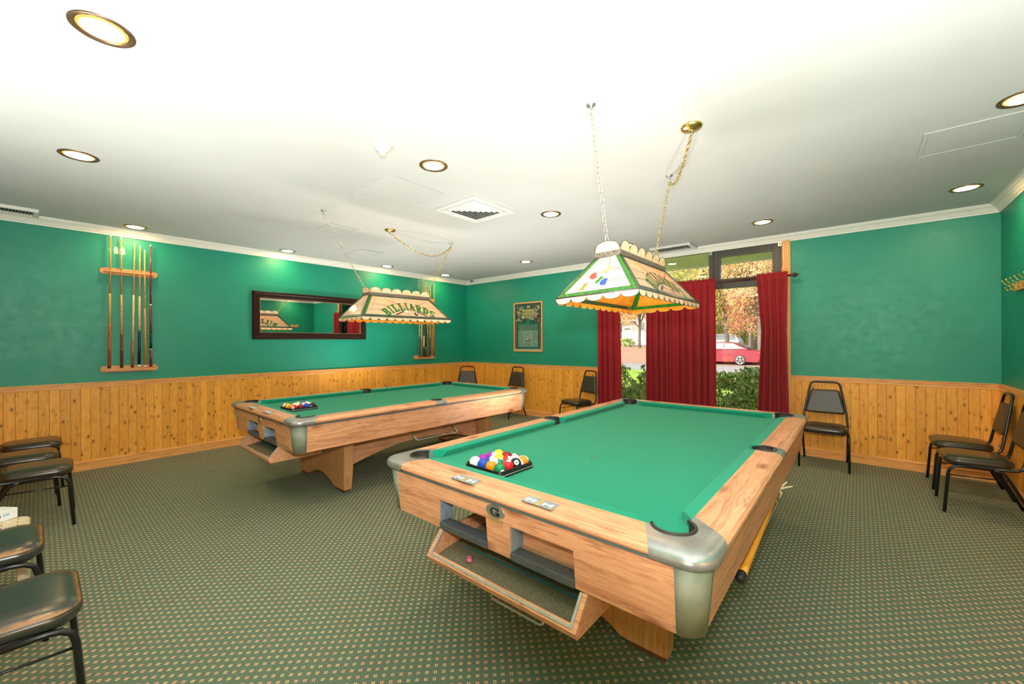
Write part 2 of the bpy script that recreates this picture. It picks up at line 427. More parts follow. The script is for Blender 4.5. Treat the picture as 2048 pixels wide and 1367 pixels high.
for nm, pr, mt, bk in (('chair', rail, 'trimwood', 0), ('base', base, 'trimwood', 1), ('crown', crown, 'crown', 2)):
    my, mx = (mt, mt) if mt == 'crown' else (mt + '_y', mt + '_x')
    names = {'chair': ('trim_5', 'trim_6', 'trim_7', 'trim_8'), 'base': ('baseboard_left', 'baseboard_back', 'baseboard_right', 'baseboard_front'), 'crown': ('trim_9', 'trim_10', 'trim_11', 'trim_12')}[nm]
    struct(sweep_wall(MB(), pr, 'L', YF, YB).build(names[0], my))
    b = MB()
    if nm == 'crown': sweep_wall(b, pr, 'B', XL, XR)
    else: sweep_wall(b, pr, 'B', XL, CX0); sweep_wall(b, pr, 'B', CX1, XR)
    struct(b.build(names[1], mx))
    struct(sweep_wall(MB(), pr, 'R', YF, YB).build(names[2], my))
    struct(sweep_wall(MB(), pr, 'F', XL, XR).build(names[3], mx))
# chipped paint: pale bare plaster spots high on the left wall behind the cues
def patch(name, wall_x, spots, mat, label):
    mb = MB()
    for (cy, cz, ry, rz) in spots:
        n = 14; ring = []
        for k in range(n):
            a = 2 * pi * k / n; q = 1 + random.uniform(-.3, .25)
            ring.append((wall_x + .0008, cy + ry * q * cos(a), cz + rz * q * sin(a)))
        mb.add(ring, [tuple(range(n))])
    o = mb.build(name, mat); struct(o, label); return o
M['plaster'] = plain('bare_plaster', (.70, .66, .60), .9)
patch('trim_13', XL, [(.585, 2.455, .022, .05), (.64, 2.45, .024, .045), (.535, 2.46, .008, .016), (.54, 2.43, .006, .012)], 'plaster', 'patches of bare plaster where the green paint has come off')

# ------------------------------------------------------------------ window
def rect_frame(mb, x0, x1, z0, z1, w, y0, y1, mi=0, wb=None, wt=None):
    wb = wb or w; wt = wt or w
    mb.box(x0, x0 + w, y0, y1, z0, z1, mi); mb.box(x1 - w, x1, y0, y1, z0, z1, mi)
    mb.box(x0 + w, x1 - w, y0, y1, z0, z0 + wb, mi); mb.box(x0 + w, x1 - w, y0, y1, z1 - wt, z1, mi)
win = thing('window_1', 'tall bronze framed window with awning panes above', None, (0, 0, 0)); struct(win)
b = MB(); rect_frame(b, WX0, WX1, WZ0, WZ1, .03, YB + .005, YB + .12)
mull = [-1.555, -2.385]
for x in mull: b.box(x - .028, x + .028, YB + .005, YB + .12, WZ0, WZ1)
b.box(WX0, WX1, YB + .012, YB + .12, 2.105, 2.18)
b.build('window_frame', 'winframe', win, .003)
lites = [(-1.527, -.75), (-2.357, -1.583), (-3.18, -2.413)]
for i, (x0, x1) in enumerate(lites):
    if i != 1:
        s_ = MB(); rect_frame(s_, x0, x1, 2.182, 2.63, .085, YB + .02, YB + .07, 0, .05, .10)
        sash = s_.build('window_sash', 'winframe', win, .003)
        MB().box(x0 + .085, x1 - .085, YB + .045, YB + .05, 2.232, 2.53).build('pane', 'pane', sash)
        l = MB(); l.box((x0 + x1) / 2 - .03, (x0 + x1) / 2 + .06, YB - .002, YB + .02, 2.186, 2.2); l.sphere(((x0 + x1) / 2, YB, 2.205), .022, 12, 8, 0, (2.2, .7, .6))
        l.build('window_latch', 'winframe', sash)
    else:
        MB().box(x0, x1, YB + .06, YB + .065, 2.18, 2.63).build('pane', 'pane', win)
    MB().box(x0, x1, YB + .06, YB + .065, WZ0 + .03, 2.105).build('pane', 'pane', win)
for x in (WX1 - .03, mull[0]):
    b = MB(); b.box(x - .02, x + .02, YB - .01, YB + .006, 2.575, 2.625); b.lathe([(0, 0), (.009, 0), (.009, .012), (0, .012)], (x, YB - .022, 2.6), 12, 0, 'y')
    b.build('shade_clip', 'brushed', win)
b = MB()
for x0, x1 in ((CX0, WX0 + .004), (WX1 - .004, CX1)):
    w = x1 - x0
    b.box(x0, x1, YB - .018, YB + .002, .0, 2.63)
    for q in (.12, .38, .64): b.box(x0 + w * q, x0 + w * (q + .2), YB - .026, YB - .017, .0, 2.63)
    b.box(x0 - .004, x1 + .004, YB - .032, YB, 2.20, 2.30)
    b.lathe([(0, 0), (.03, 0), (.034, .005), (.02, .01), (0, .01)], ((x0 + x1) / 2, YB - .042, 2.25), 20, 0, 'y')
struct(b.build('trim_14', 'trimwood_z'), 'fluted pine casing with square blocks beside the window')

# curtain rod + panels
rod = thing('curtain_rod', 'dark brown curtain rod with carved finial across the window', 'curtain rod', (0, 0, 0))
RY, RZ = 5.955, 2.185
MB().tube([(-3.30, RY, RZ), (-.64, RY, RZ)], .013, 14).build('rod', 'rod', rod)
for x, s in ((-.64, 1), (-3.30, -1)):
    MB().lathe([(.012, -.0), (.017, .006), (.017, .014), (.010, .02), (.018, .03), (.027, .045), (.027, .055), (.018, .068), (.010, .074), (.013, .080), (.006, .092), (0, .094)] if s > 0 else [(.012, 0), (.017, -.006), (.017, -.014), (.010, -.02), (.018, -.03), (.027, -.045), (.027, -.055), (.018, -.068), (.010, -.074), (.013, -.08), (.006, -.092), (0, -.094)], (x, RY, RZ), 18, 0, 'x').build('finial', 'rod', rod)
    b = MB(); b.bar((x - s * .035, RY, RZ - .012), (x - s * .035, YB - .03, RZ - .02), .016, .016); b.lathe([(.02, -.01), (.02, .01)], (x - s * .035, RY, RZ), 14, 0, 'x')
    b.build('bracket', 'rod', rod)
def curtain(x0, x1, folds, seed, label, xm=None, xb=None, group='burgundy curtains on the rod'):
    rnd = random.Random(seed); NX, NZ = 150, 46
    zs = [.05 + (RZ + .045 - .05) * (1 - (1 - j / (NZ - 1)) ** 1.0) for j in range(NZ)]
    ph = [rnd.uniform(0, 6.28) for _ in range(6)]
    mb = MB(); V = []
    xm = xm or (x0, x1); xb = xb or (x0, x1)
    for j, z in enumerate(zs):
        h = (z - .05) / (RZ - .05)
        def lerp3(a, m, c):
            return a + (m - a) * h / .68 if h < .68 else m + (c - m) * (h - .68) / .32
        if h >= 1: xa, xc = x0, x1
        else: xa = lerp3(xb[0], xm[0], x0); xc = lerp3(xb[1], xm[1], x1)
        for i in range(NX):
            s = i / (NX - 1)
            warp = s + .018 * sin(6.28 * s * 2.3 + ph[0]) + .006 * sin(3 * h + ph[1]) * sin(9 * s)
            A = .030 * min(1, .35 + (1 - h) * 1.4)
            d = A * (sin(2 * pi * folds * warp + ph[2]) + .45 * sin(2 * pi * folds * 1.9 * warp + ph[3])) + .010 * max(0, 1 - (1 - h) * 5) * sin(2 * pi * folds * 4.1 * s + ph[4])
            zz = z
            if h > .965: zz += .010 * sin(2 * pi * folds * 4.1 * s + ph[5]) * (h - .965) / .04
            off = -.018 if h > .94 else -.018 * min(1, .3 + h)
            if abs(z - RZ) < .04: d = d * .35; off = -.019 if i % 2 == 0 or True else 0
            V.append((xa + (xc - xa) * s, RY + off + d - .012, zz))
    F = [(j * NX + i, j * NX + i + 1, (j + 1) * NX + i + 1, (j + 1) * NX + i) for j in range(NZ - 1) for i in range(NX - 1)]
    mb.add(V, F, 0, True); o = mb.build('curtain', 'curtain', None, 0, False)
    md = o.modifiers.new('s', 'SOLIDIFY'); md.thickness = .003
    return tag(o, label, 'curtain', group)
curtain(-3.235, -2.85, 4, 3, 'burgundy curtain panel at the left end of the window, nearest the poster', xb=(-3.24, -2.83))
curtain(-2.41, -2.095, 4, 5, 'narrow burgundy curtain panel left of the seam in the middle of the window')
curtain(-2.11, -1.465, 7, 8, 'wide burgundy curtain panel right of the seam in the middle of the window')
curtain(-.985, -.655, 4, 11, 'burgundy curtain panel at the right end of the rod beside the pine casing', xm=(-.935, -.665), xb=(-1.0, -.635))

# ------------------------------------------------------------------ billiard table
def pool_table(loc, rz, label):
    t = thing('billiard_table', label, 'billiard table', loc, rz, 'billiard tables')
    HX, HY, ZT, ZB = .686, 1.321, .7885, .750
    # bed with pocket cut-outs
    cps = [(.655, 1.285), (.695, 0.0)]
    out = []
    r = .066
    def cut(cx, cy, a0, a1): return arc(cx, cy, r, RAD(a0), RAD(a1), 10)
    r = .052
    out += cut(-.672, -1.306, 125, -35)
    out += cut(.672, -1.306, 215, 55)
    r = .066
    out += cut(.715, 0, 260, 100)
    r = .052
    out += cut(.672, 1.306, 305, 145)
    out += cut(-.672, 1.306, 35, -125)
    r = .066
    out += cut(-.715, 0, 80, -80)
    MB().prism(out, ZB - .03, ZB).build('playing_surface', 'felt', t)
    # wooden rails
    prof = [(0, ZT), (.072, ZT), (.098, .7865), (.115, .780), (.124, .768), (.124, .756), (.116, .746), (.104, .7405), (0, .7405)]
    def rail_seg(axis, s, a_in, a_out, b_in, b_out, mat):
        rings = []
        for (i_, o_) in ((a_in, a_out), (b_in, b_out)):
            ring = []
            for w, z in prof:
                q = i_ + (o_ - i_) * w / .124
                ring.append((s * (HX + w), q, z) if axis == 'y' else (q, s * (HY + w), z))
            rings.append(ring)
        return MB().loft(rings).build('side_rail' if axis == 'y' else 'end_rail', mat, t)
    for s in (-1, 1):
        rail_seg('x', s, -.572, -.632, .572, .632, 'tw_x')
        rail_seg('y', s, -1.172, -1.272, -.062, -.070, 'tw_y')
        rail_seg('y', s, .062, .070, 1.172, 1.272, 'tw_y')
    # cushions
    cp = [(0, ZT), (-.034, ZT), (-.046, .7868), (-.0515, .7825), (-.049, .775), (-.034, .7505), (0, .7505)]
    def cush(axis, s, nose0, back0, nose1, back1):
        rings = []
        for nz, bk in ((nose0, back0), (nose1, back1)):
            ring = []
            for w, z in cp:
                q = bk + (nz - bk) * (-w) / .0515
                ring.append((s * (HX + w), q, z) if axis == 'y' else (q, s * (HY + w), z))
            rings.append(ring)
        MB().loft(rings).build('cushion', 'cushion', t)
    for s in (-1, 1):
        cush('x', s, -.515, -.575, .515, .575)
        cush('y', s, -1.14, -1.20, -.072, -.056)
        cush('y', s, .072, .056, 1.14, 1.20)
    # dark strip below the rails
    b = MB()
    for s in (-1, 1):
        b.box(-.72, .72, s * 1.423 - .006, s * 1.423 + .006, .7305, .7405); b.box(s * .788 - .006, s * .788 + .006, -1.36, 1.36, .7305, .7405)
    b.build('edge_strip', 'striptrim', t)
    # metal corner caps with pockets
    for sx in (-1, 1):
        for sy in (-1, 1):
            R = .085; ox, oy = HX + .126, HY + .126
            outer = [(.633, oy)] + [(ox - R + R * cos(a), oy - R + R * sin(a)) for a in [RAD(90 - 9 * i) for i in range(11)]] + [(ox, 1.272)]
            nr = [(0, 1)] + [(cos(a), sin(a)) for a in [RAD(90 - 9 * i) for i in range(11)]] + [(1, 0)]
            inner = [(HX, 1.172), (HX, 1.20)] + arc(.655, 1.288, .070, RAD(-62), RAD(152), 14)[0:] + [(.575, HY), (.572, HY)]
            lay = [(.738, .010), (.746, .002), (.757, 0), (.769, .001), (.780, .010), (.7865, .026), (ZT + .0006, .052)]
            rings = []
            n = len(outer)
            mb = MB()
            V = []
            for z, off in lay:
                for (px, py), (nx, ny) in zip(outer, nr):
                    k = off; x_, y_ = px - nx * k, py - ny * k
                    if px < .64: x_ = .572 + .060 * (y_ - HY) / .124
                    if py < 1.28: y_ = 1.172 + .100 * (x_ - HX) / .124
                    V.append((sx * x_, sy * y_, z))
            F = [(i * n + j, i * n + j + 1, (i + 1) * n + j + 1, (i + 1) * n + j) for i in range(len(lay) - 1) for j in range(n - 1)]
            mb.add(V, F, 0, True)
            def jn(p, k, n_):
                x_, y_ = p[0] - n_[0] * k, p[1] - n_[1] * k
                if p[0] < .64: x_ = .572 + .060 * (y_ - HY) / .124
                if p[1] < 1.28: y_ = 1.172 + .100 * (x_ - HX) / .124
                return (x_, y_)
            top = [jn(p_, .052, n_) for p_, n_ in zip(outer, nr)]
            for zz in (ZT + .0006, .738):
                poly = [(sx * x, sy * y, zz) for x, y in ([(p[0], p[1]) for p in top] if zz > .75 else [jn(p_, .010, n_) for p_, n_ in zip(outer, nr)]) + inner]
                mb.add(poly, [tuple(range(len(poly)))])
            iv = [(sx * x, sy * y, ZT + .0006) for x, y in inner] + [(sx * x, sy * y, .738) for x, y in inner]
            m_ = len(inner)
            mb.add(iv, [(i, i + 1, m_ + i + 1, m_ + i) for i in range(m_ - 1)])
            cc = mb.build('corner_cap', 'castmetal', t)
            p = MB(); rim = [(sx * x, sy * y, ZT + .002) for x, y in arc(.655, 1.288, .067, RAD(-66), RAD(156), 18)]
            p.tube(rim, .0058, 8)
            aw = arc(.655, 1.288, .0665, RAD(-64), RAD(154), 18); nA = len(aw)
            p.add([(sx * x, sy * y, z) for z in (.790, .742) for x, y in aw], [(i, i + 1, nA + i + 1, nA + i) for i in range(nA - 1)], 0, True)
            p.lathe([(.0515, .749), (.051, .72), (.046, .68), (.03, .668), (0, .666)], (sx * .672, sy * 1.306, 0), 24)
            p.build('pocket_liner', 'pocketdark', cc)
    # side pocket castings
    for sx in (-1, 1):
        mb = MB(); rings = []
        inner = arc(.715, 0, .060, RAD(-115), RAD(115), 16)
        pl = [(HX + .072, -.0665), (HX + .072, .0665)]
        for zz in (ZT + .0006, .741):
            poly = [(sx * x, y, zz) for x, y in [(HX, -.062), (HX + .072, -.067)] + [(HX + .072, .067), (HX, .062)] + arc(.715, 0, .060, RAD(118), RAD(-118), 16)]
            mb.add(poly, [tuple(range(len(poly)))])
        iv = [(sx * x, y, z) for z in (ZT + .0006, .741) for x, y in arc(.715, 0, .060, RAD(118), RAD(-118), 16)]
        mb.add(iv, [(i, i + 1, 17 + i + 1, 17 + i) for i in range(16)])
        pr = [(w, z + .0006) for w, z in prof if w >= .072]
        mb.loft([[(sx * (HX + w), y, z) for w, z in pr] for y in (-.069, .069)], 0, True, False)
        sc_ = mb.build('side_pocket_cap', 'castmetal', t)
        p = MB(); p.tube([(sx * x, y, ZT + .001) for x, y in arc(.715, 0, .058, RAD(-112), RAD(112), 16)], .005, 8)
        p.lathe([(.059, .789), (.058, .75), (.05, .69), (0, .685)], (sx * .715, 0, 0), 20)
        p.build('pocket_liner', 'pocketdark', sc_)
    # apron (cabinet sides, leaning in)
    def slab(mb, axis, s, a0, a1, z0, z1, th=.02, mi=0):
        def off(z): return -.022 * (.738 - z) / .219
        pts = []
        for z in (z0, z1):
            for a in (a0, a1):
                for d in (0, -th):
                    if axis == 'x': pts.append((a, s * (1.421 + off(z) + d), z))
                    else: pts.append((s * (.786 + off(z) + d), a, z))
        mb.add(pts, [(0, 1, 3, 2), (4, 6, 7, 5), (0, 4, 5, 1), (2, 3, 7, 6), (0, 2, 6, 4), (1, 5, 7, 3)], mi)
    mb = MB()
    Z0, Z1 = .519, .732
    slab(mb, 'x', -1, -.702, -.38, Z0, Z1); slab(mb, 'x', -1, -.38, .352, .657, Z1)
    slab(mb, 'x', -1, -.073, .055, Z0, .657); slab(mb, 'x', -1, .352, .702, Z0, Z1)
    fa = mb.build('front_apron', 'tw_x', t)
    m2 = MB(); slab(m2, 'x', 1, -.702, .702, Z0, Z1); m2.build('rear_apron', 'tw_x', t)
    for s in (-1, 1):
        m2 = MB(); slab(m2, 'y', s, -1.327, 1.327, Z0, Z1); m2.build('side_apron', 'tw_y', t)
    # slots: ledges and liners
    for x0, x1 in ((-.38, -.073), (.055, .352)):
        lg = MB(); lg.box(x0, x1, -1.407, -1.345, .519, .549); lg.build('slot_ledge', 'ledge', t, .003)
        MB().box(x0 - .002, x0 + .003, -1.402, -1.325, .545, .656).build('slot_liner', 'liner', t)
    MB().box(.05, .36, -1.325, -1.31, .52, .70).build('slot_board', 'tw_x', t)
    MB().box(-.385, -.07, -1.24, -1.225, .60, .70).build('slot_board', 'tw_x', t)
    MB().box(-.70, .70, -1.33, 1.33, .700, .719).build('bed_frame', 'footwood', t)
    # rounded corner posts
    for sx in (-1, 1):
        for sy in (-1, 1):
            rings = []
            for z, o_ in ((.736, 0), (.519, .022)):
                R = .065; cx, cy = .789 - o_ - R, 1.424 - o_ - R
                ring = [(.700, 1.424 - o_)] + [(cx + R * cos(RAD(90 - 9 * i)), cy + R * sin(RAD(90 - 9 * i))) for i in range(11)] + [(.789 - o_, 1.325), (.789 - o_ - .025, 1.325), (.700, 1.424 - o_ - .025)]
                rings.append([(sx * x, sy * y, z) for x, y in ring])
            MB().loft(rings, 0, True, True).build('corner_post', 'post', t)
    # emblem with a letter G, and small plate
    em = MB(); n = 40
    fy = -1.4225
    def lean(x, z, d): return (x, fy + .022 * (.738 - z) / .219 - d, z)
    cz = .6975
    em.add([lean(-.014 + .050 * cos(2 * pi * k / n), cz + .026 * sin(2 * pi * k / n), .003) for k in range(n)] + [lean(-.014 + .052 * cos(2 * pi * k / n), cz + .028 * sin(2 * pi * k / n), -.001) for k in range(n)],
           [tuple(range(n))] + [(k, (k + 1) % n, n + (k + 1) % n, n + k) for k in range(n)], 0)
    for polys in glyph('G'):
        em.add([lean(-.014 + (x - .5) * .050, cz + (y - .5) * .036, .0038) for x, y in polys], [tuple(range(len(polys)))], 1)
    em.build('emblem', ['brushed', 'gblack'], t, 0, False)
    np_ = MB(); P = [lean(x, z, d) for d in (0, .0025) for x, z in ((-.05, .654), (.024, .654), (.024, .668), (-.05, .668))]
    np_.add(P, [(4, 5, 6, 7), (0, 1, 5, 4), (1, 2, 6, 5), (2, 3, 7, 6), (3, 0, 4, 7)]); np_.build('nameplate', 'goldplate', t)
    # score counters let into the front rail
    for cx in (-.19, .21):
        sm = MB(); sm.box(cx - .068, cx + .068, -1.442, -1.384, .786, .7905, 0)
        for q in (-.038, .038):
            sm.box(cx + q - .026, cx + q + .026, -1.438, -1.388, .7905, .7909, 1)
            sm.box(cx + q - .020, cx + q - .011, -1.430, -1.405, .7908, .7925, 2); sm.box(cx + q + .011, cx + q + .020, -1.430, -1.405, .7908, .7925, 2); sm.box(cx + q - .012, cx + q + .012, -1.421, -1.413, .7908, .7925, 2)
        sm.box(cx - .010, cx + .010, -1.441, -1.385, .7905, .7910, 3)
        sm.build('score_counter', ['brushed', 'liner', 'white', 'goldplate'], t)
    # ball return box slung under the front
    pf = [(-1.398, .514), (-1.478, .420), (-1.466, .394), (-1.05, .394), (-1.05, .51)]
    X0, X1 = -.385, .400
    mb = MB(); nrm = Vector((0, -.094, .08)).normalized()
    def on_slant(u, x, d=0):      # u 0 (top) .. 1 (nose)
        y = -1.398 + (-.080) * u; z = .514 - .094 * u
        return (x, y + d * -.761, z + d * .648)
    # side walls, bottom, back, slanted rim with an opening
    for x0, x1 in ((X0, X0 + .018), (X1 - .018, X1)):
        mb.add([(x, y, z) for x in (x0, x1) for y, z in pf], [(4, 3, 2, 1, 0), (5, 6, 7, 8, 9)] + [(i, (i + 1) % 5, 5 + (i + 1) % 5, 5 + i) for i in range(5)])
    mb.box(X0 + .018, X1 - .018, -1.462, -1.05, .394, .404); mb.box(X0 + .018, X1 - .018, -1.065, -1.05, .404, .51)
    fr = [(-1.478, .420), (-1.466, .394), (-1.452, .394), (-1.462, .439)]
    mb.add([(x, y, z) for x in (X0 + .018, X1 - .018) for y, z in fr], [(0, 1, 2, 3), (7, 6, 5, 4)] + [(i, (i + 1) % 4, 4 + (i + 1) % 4, 4 + i) for i in range(4)])
    bx = mb.build('ball_box', 'tw_x', t, .0)
    rm = MB()
    for (u0, u1, xa, xb) in ((0, .93, X0 + .018, X0 + .028), (0, .93, X1 - .028, X1 - .018), (.86, .93, X0 + .028, X1 - .028)):
        rm.add([on_slant(u, x, d) for d in (-.004, .004) for u, x in ((u0, xa), (u0, xb), (u1, xb), (u1, xa))], [(0, 1, 2, 3), (7, 6, 5, 4)] + [(i, (i + 1) % 4, 4 + (i + 1) % 4, 4 + i) for i in range(4)])
    rm.build('opening_trim', 'palemetal', bx)
    mt = MB(); mt.add([(X0 + .018, -1.455, .408), (X1 - .018, -1.455, .408), (X1 - .018, -1.08, .455), (X0 + .018, -1.08, .455), (X0 + .018, -1.08, .51), (X1 - .018, -1.08, .51)], [(0, 1, 2, 3), (3, 2, 5, 4)], 0)
    for q, w in ((.36, .028), (.52, .02)):
        def mpt(x, s): return (x, -1.455 + .375 * s, .4085 + .047 * s)
        mt.add([mpt(X0 + .09, q), mpt(X1 - .02, q), mpt(X1 - .02, q + w), mpt(X0 + .09, q + w)], [(0, 1, 2, 3)], 1)
    mt.build('tray_mat', ['traymat', 'tealstripe'], bx, 0, False)
    h = MB(); h.tube([(-.045, -1.38, .398), (-.046, -1.40, .350), (-.043, -1.408, .337), (-.034, -1.412, .333), (.206, -1.412, .333), (.215, -1.408, .337), (.218, -1.40, .350), (.217, -1.38, .398)], .0055, 10)
    h.build('handle', 'brushed', bx)
    # pedestals
    def pedestal(yo, yi, yib, sgn):
        # yo outer face; yi inner top; yib inner bottom
        prof_ = [(-.49, .72), (-.49, .030), (-.30, .030), (-.262, .038)]
        prof_ += [(-.262 + .024 * i, .038 + .075 * (sin(pi * i / 22) ** .8)) for i in range(1, 22)]
        prof_ += [(.262, .038), (.30, .030), (.49, .030), (.49, .72)]
        def fnn(x, z, k):
            fz = (z - .03) / .69
            inner_y = yib + (yi - yib) * fz
            return (x, yo if k == 0 else inner_y, z)
        m = MB(); m.prism(prof_, 0, 1, 0, fnn); pd = m.build('pedestal', 'tw_z', t)
        for s in (-1, 1):
            x0, x1 = sorted((s * .315, s * .475)); ya, yb_ = sorted((yo + sgn * .012, yib - sgn * .010))
            MB().box(x0, x1, ya, yb_, 0, .031).build('foot', 'footwood', pd)
    pedestal(-.885, -.755, -.812, 1); pedestal(1.05, .92, .975, -1)
    for s in (-1, 1):
        n = 24; ys = [-.78 + (1.72) * i / n for i in range(n + 1)]
        zs = [.175 + .145 * (1 - abs(2 * (i / n) - 1) ** 2.0) for i in range(n + 1)]
        poly = list(zip(ys, zs)) + [(.94, .719), (-.78, .719)]
        m = MB(); m.prism(poly, s * .31 - .012, s * .31 + .012, 0, lambda y, z, x: (x, y, z)); m.build('stretcher', 'tw_y', t)
    # bent rod cue holders under the sides
    for s in (-1, 1):
        x = s * .742
        h = MB(); h.tube([(x - s * .07, -.30, .521), (x - s * .012, -.265, .43), (x, -.258, .419), (x, -.245, .415), (x, .245, .41), (x, .258, .414), (x - s * .012, .262, .43), (x - s * .07, .215, .521)], .006, 10)
        h.build('cue_holder', 'brushed', t)
    return t

# ---- lettering: slab-serif glyphs made of polygons in a unit box
def ring(cx, cy, rx0, ry0, rx1, ry1, a0, a1, n=14):
    out = []
    for i in range(n):
        t0 = RAD(a0 + (a1 - a0) * i / n); t1 = RAD(a0 + (a1 - a0) * (i + 1) / n)
        out.append([(cx + rx0 * cos(t0), cy + ry0 * sin(t0)), (cx + rx1 * cos(t0), cy + ry1 * sin(t0)), (cx + rx1 * cos(t1), cy + ry1 * sin(t1)), (cx + rx0 * cos(t1), cy + ry0 * sin(t1))])
    return out
def q(x0, x1, y0, y1): return [(x0, y0), (x1, y0), (x1, y1), (x0, y1)]
def glyph(c):
    if c == 'I': return [q(.34, .66, 0, 1), q(.14, .86, 0, .12), q(.14, .86, .88, 1)]
    if c == 'L': return [q(.2, .48, 0, 1), q(.04, .66, .88, 1), q(.04, .96, 0, .14), q(.82, .96, .14, .36)]
    if c == 'B': return [q(.14, .40, 0, 1), q(0, .5, 0, .12), q(0, .5, .88, 1)] + ring(.48, .73, .16, .13, .40, .27, 90, -90) + ring(.50, .27, .18, .14, .46, .27, 90, -90) + [q(.38, .52, .44, .56)]
    if c == 'A': return [[(.08, 0), (.24, 0), (.56, 1), (.42, 1)], [(.66, 0), (.94, 0), (.60, 1), (.40, 1)], q(.26, .74, .28, .40), q(0, .34, 0, .1), q(.58, 1, 0, .1)]
    if c == 'R': return [q(.14, .40, 0, 1), q(0, .54, 0, .12), q(0, .5, .88, 1)] + ring(.48, .72, .16, .14, .42, .28, 90, -90) + [[(.42, .46), (.60, .50), (.96, 0), (.70, 0)], q(.70, 1, 0, .1)]
    if c == 'D': return [q(.14, .40, 0, 1), q(0, .46, 0, .12), q(0, .46, .88, 1)] + ring(.44, .5, .24, .38, .54, .5, 90, -90)
    if c == 'S': return ring(.5, .73, .18, .14, .44, .27, 25, 270) + ring(.5, .27, .18, .13, .44, .27, 90, -155)
    if c == 'G': return ring(.5, .5, .28, .36, .5, .5, 35, 330, 24) + [q(.55, 1.04, .34, .48), q(.72, .98, .04, .48), q(.78, .94, .62, .98)]
    if c == 'e': return ring(.45, .35, .22, .22, .42, .36, 0, 320, 14) + [q(.1, .85, .3, .42)]
    if c == 'r': return [q(.1, .34, 0, .7)] + ring(.55, .42, .2, .16, .42, .30, 60, 180, 6)
    if c == 'a': return ring(.42, .35, .2, .2, .42, .36, 0, 360, 14) + [q(.64, .86, 0, .7)]
    return []

TBL1 = pool_table((-1.1188, 2.6267, 0), .0032, 'nearer billiard table with green cloth and pale wood sides, reaching toward the window')
TBL2 = pool_table((-4.0775, 2.7136, 0), -.0113, 'billiard table with green cloth farther back, between the nearer table and the mirror wall')
def on_table(tb, x, y, z):
    loc, a = tb.location, tb.rotation_euler.z
    return Vector((loc.x + cos(a) * x - sin(a) * y, loc.y + sin(a) * x + cos(a) * y, z))

fs = MB(); fs.lathe([(0, .0006), (.007, .0006), (.008, 0)], (0, -.652, .7503), 14); M['spotred'] = plain('worn_spot', (.30, .05, .03), .9); fs.build('foot_spot', 'spotred', TBL1)
M['paper'] = plain('white_paper', (.8, .8, .78), .8)
o = MB().prism([(-.010, -.004), (.004, -.005), (.012, .003), (-.004, .006)], .0005, .003).build('paper_scrap', 'paper'); o.location = (-.727, 1.705, 0); tag(o, 'tiny white paper scrap on the carpet by the foot of the nearer table', 'paper scrap')
# ---- ball trays with balls
BR = .0286
def ball_mat(name, col, stripe):
    t = NT(name); v = t.coord(); x, y, z = t.sep(v)
    white = (.86, .84, .78)
    if col is None: c = t.ramp(t.noise(v, 20), [(.3, white), (.7, (.88, .86, .81))])
    else:
        d = t.math('DIVIDE', x, BR)
        numc = t.math('GREATER_THAN', t.math('ABSOLUTE', d), .90)
        ink = t.math('GREATER_THAN', t.math('ABSOLUTE', d), .982)
        if stripe:
            band = t.math('LESS_THAN', t.math('ABSOLUTE', t.math('DIVIDE', z, BR)), .52)
            c = t.mix(band, white, col)
        else: c = t.mix(0.0, col, col)
        c = t.mix(numc, c, white); c = t.mix(ink, c, (.03, .03, .03))
    return t.bsdf(c, .08, 0, .5)
BC = dict(yellow=(.80, .52, .02), blue=(.01, .06, .42), red=(.60, .010, .02), purple=(.30, .01, .32), orange=(.78, .22, .008), green=(.005, .20, .07), maroon=(.26, .008, .02), black=(.012, .012, .014))
BM = {}
def getbm(c, s):
    k = (c, s)
    if k not in BM: BM[k] = ball_mat('ball_%s%s' % (c, '_stripe' if s else ''), BC.get(c), s)
    return BM[k]
def ball_mesh(mat):
    mb = MB().sphere((0, 0, 0), BR, 28, 18)
    return mb.build('billiard_ball', mat)
def tray_and_balls(tb, cx, cy, rz, grid, which, seed):
    base_a = tb.rotation_euler.z + rz
    z0 = .7502
    g = thing('ball_tray', 'black square ball tray on the cloth of the %s billiard table' % which, 'ball tray', on_table(tb, cx, cy, z0), base_a, 'ball trays on the tables')
    S, I = .129, .119
    def sq(s, r): 
        o = []
        for (sx, sy, a0) in ((1, -1, -90), (1, 1, 0), (-1, 1, 90), (-1, -1, 180)):
            o += arc(sx * (s - r), sy * (s - r), r, RAD(a0), RAD(a0 + 90), 6)
        return o
    A, B = sq(S, .03), sq(I, .024)
    mb = MB(); n = len(A)
    rings = [[(x, y, z) for x, y in P] for P, z in ((A, 0), (A, .012), (sq(S - .004, .028), .030), (sq(I, .024), .030), (sq(I, .024), .003))]
    mb.loft(rings, 0, True); mb.build('tray_wall', 'black', g)
    e = MB(); e.tube([(x * 1.006, y * 1.006, .011) for x, y in A], .0022, 6, 0, False, True); e.build('tray_edge', 'brushed', g)
    rnd = random.Random(seed)
    for j, row in enumerate(grid):
        for i, (c, s, lab) in enumerate(row):
            p = .0574
            lx, ly = (i - 1.5) * p, (j - 1.5) * p
            a = base_a; w = g.location
            o = ball_mesh(getbm(c, s))
            o.location = (w.x + cos(a) * lx - sin(a) * ly, w.y + sin(a) * lx + cos(a) * ly, z0 + .0032 + BR)
            o.rotation_euler = (rnd.uniform(0, 6), rnd.uniform(0, 6), rnd.uniform(0, 6))
            tag(o, lab, 'billiard ball', 'billiard balls in the tray on the %s table' % which)
W1 = 'on the nearer table'
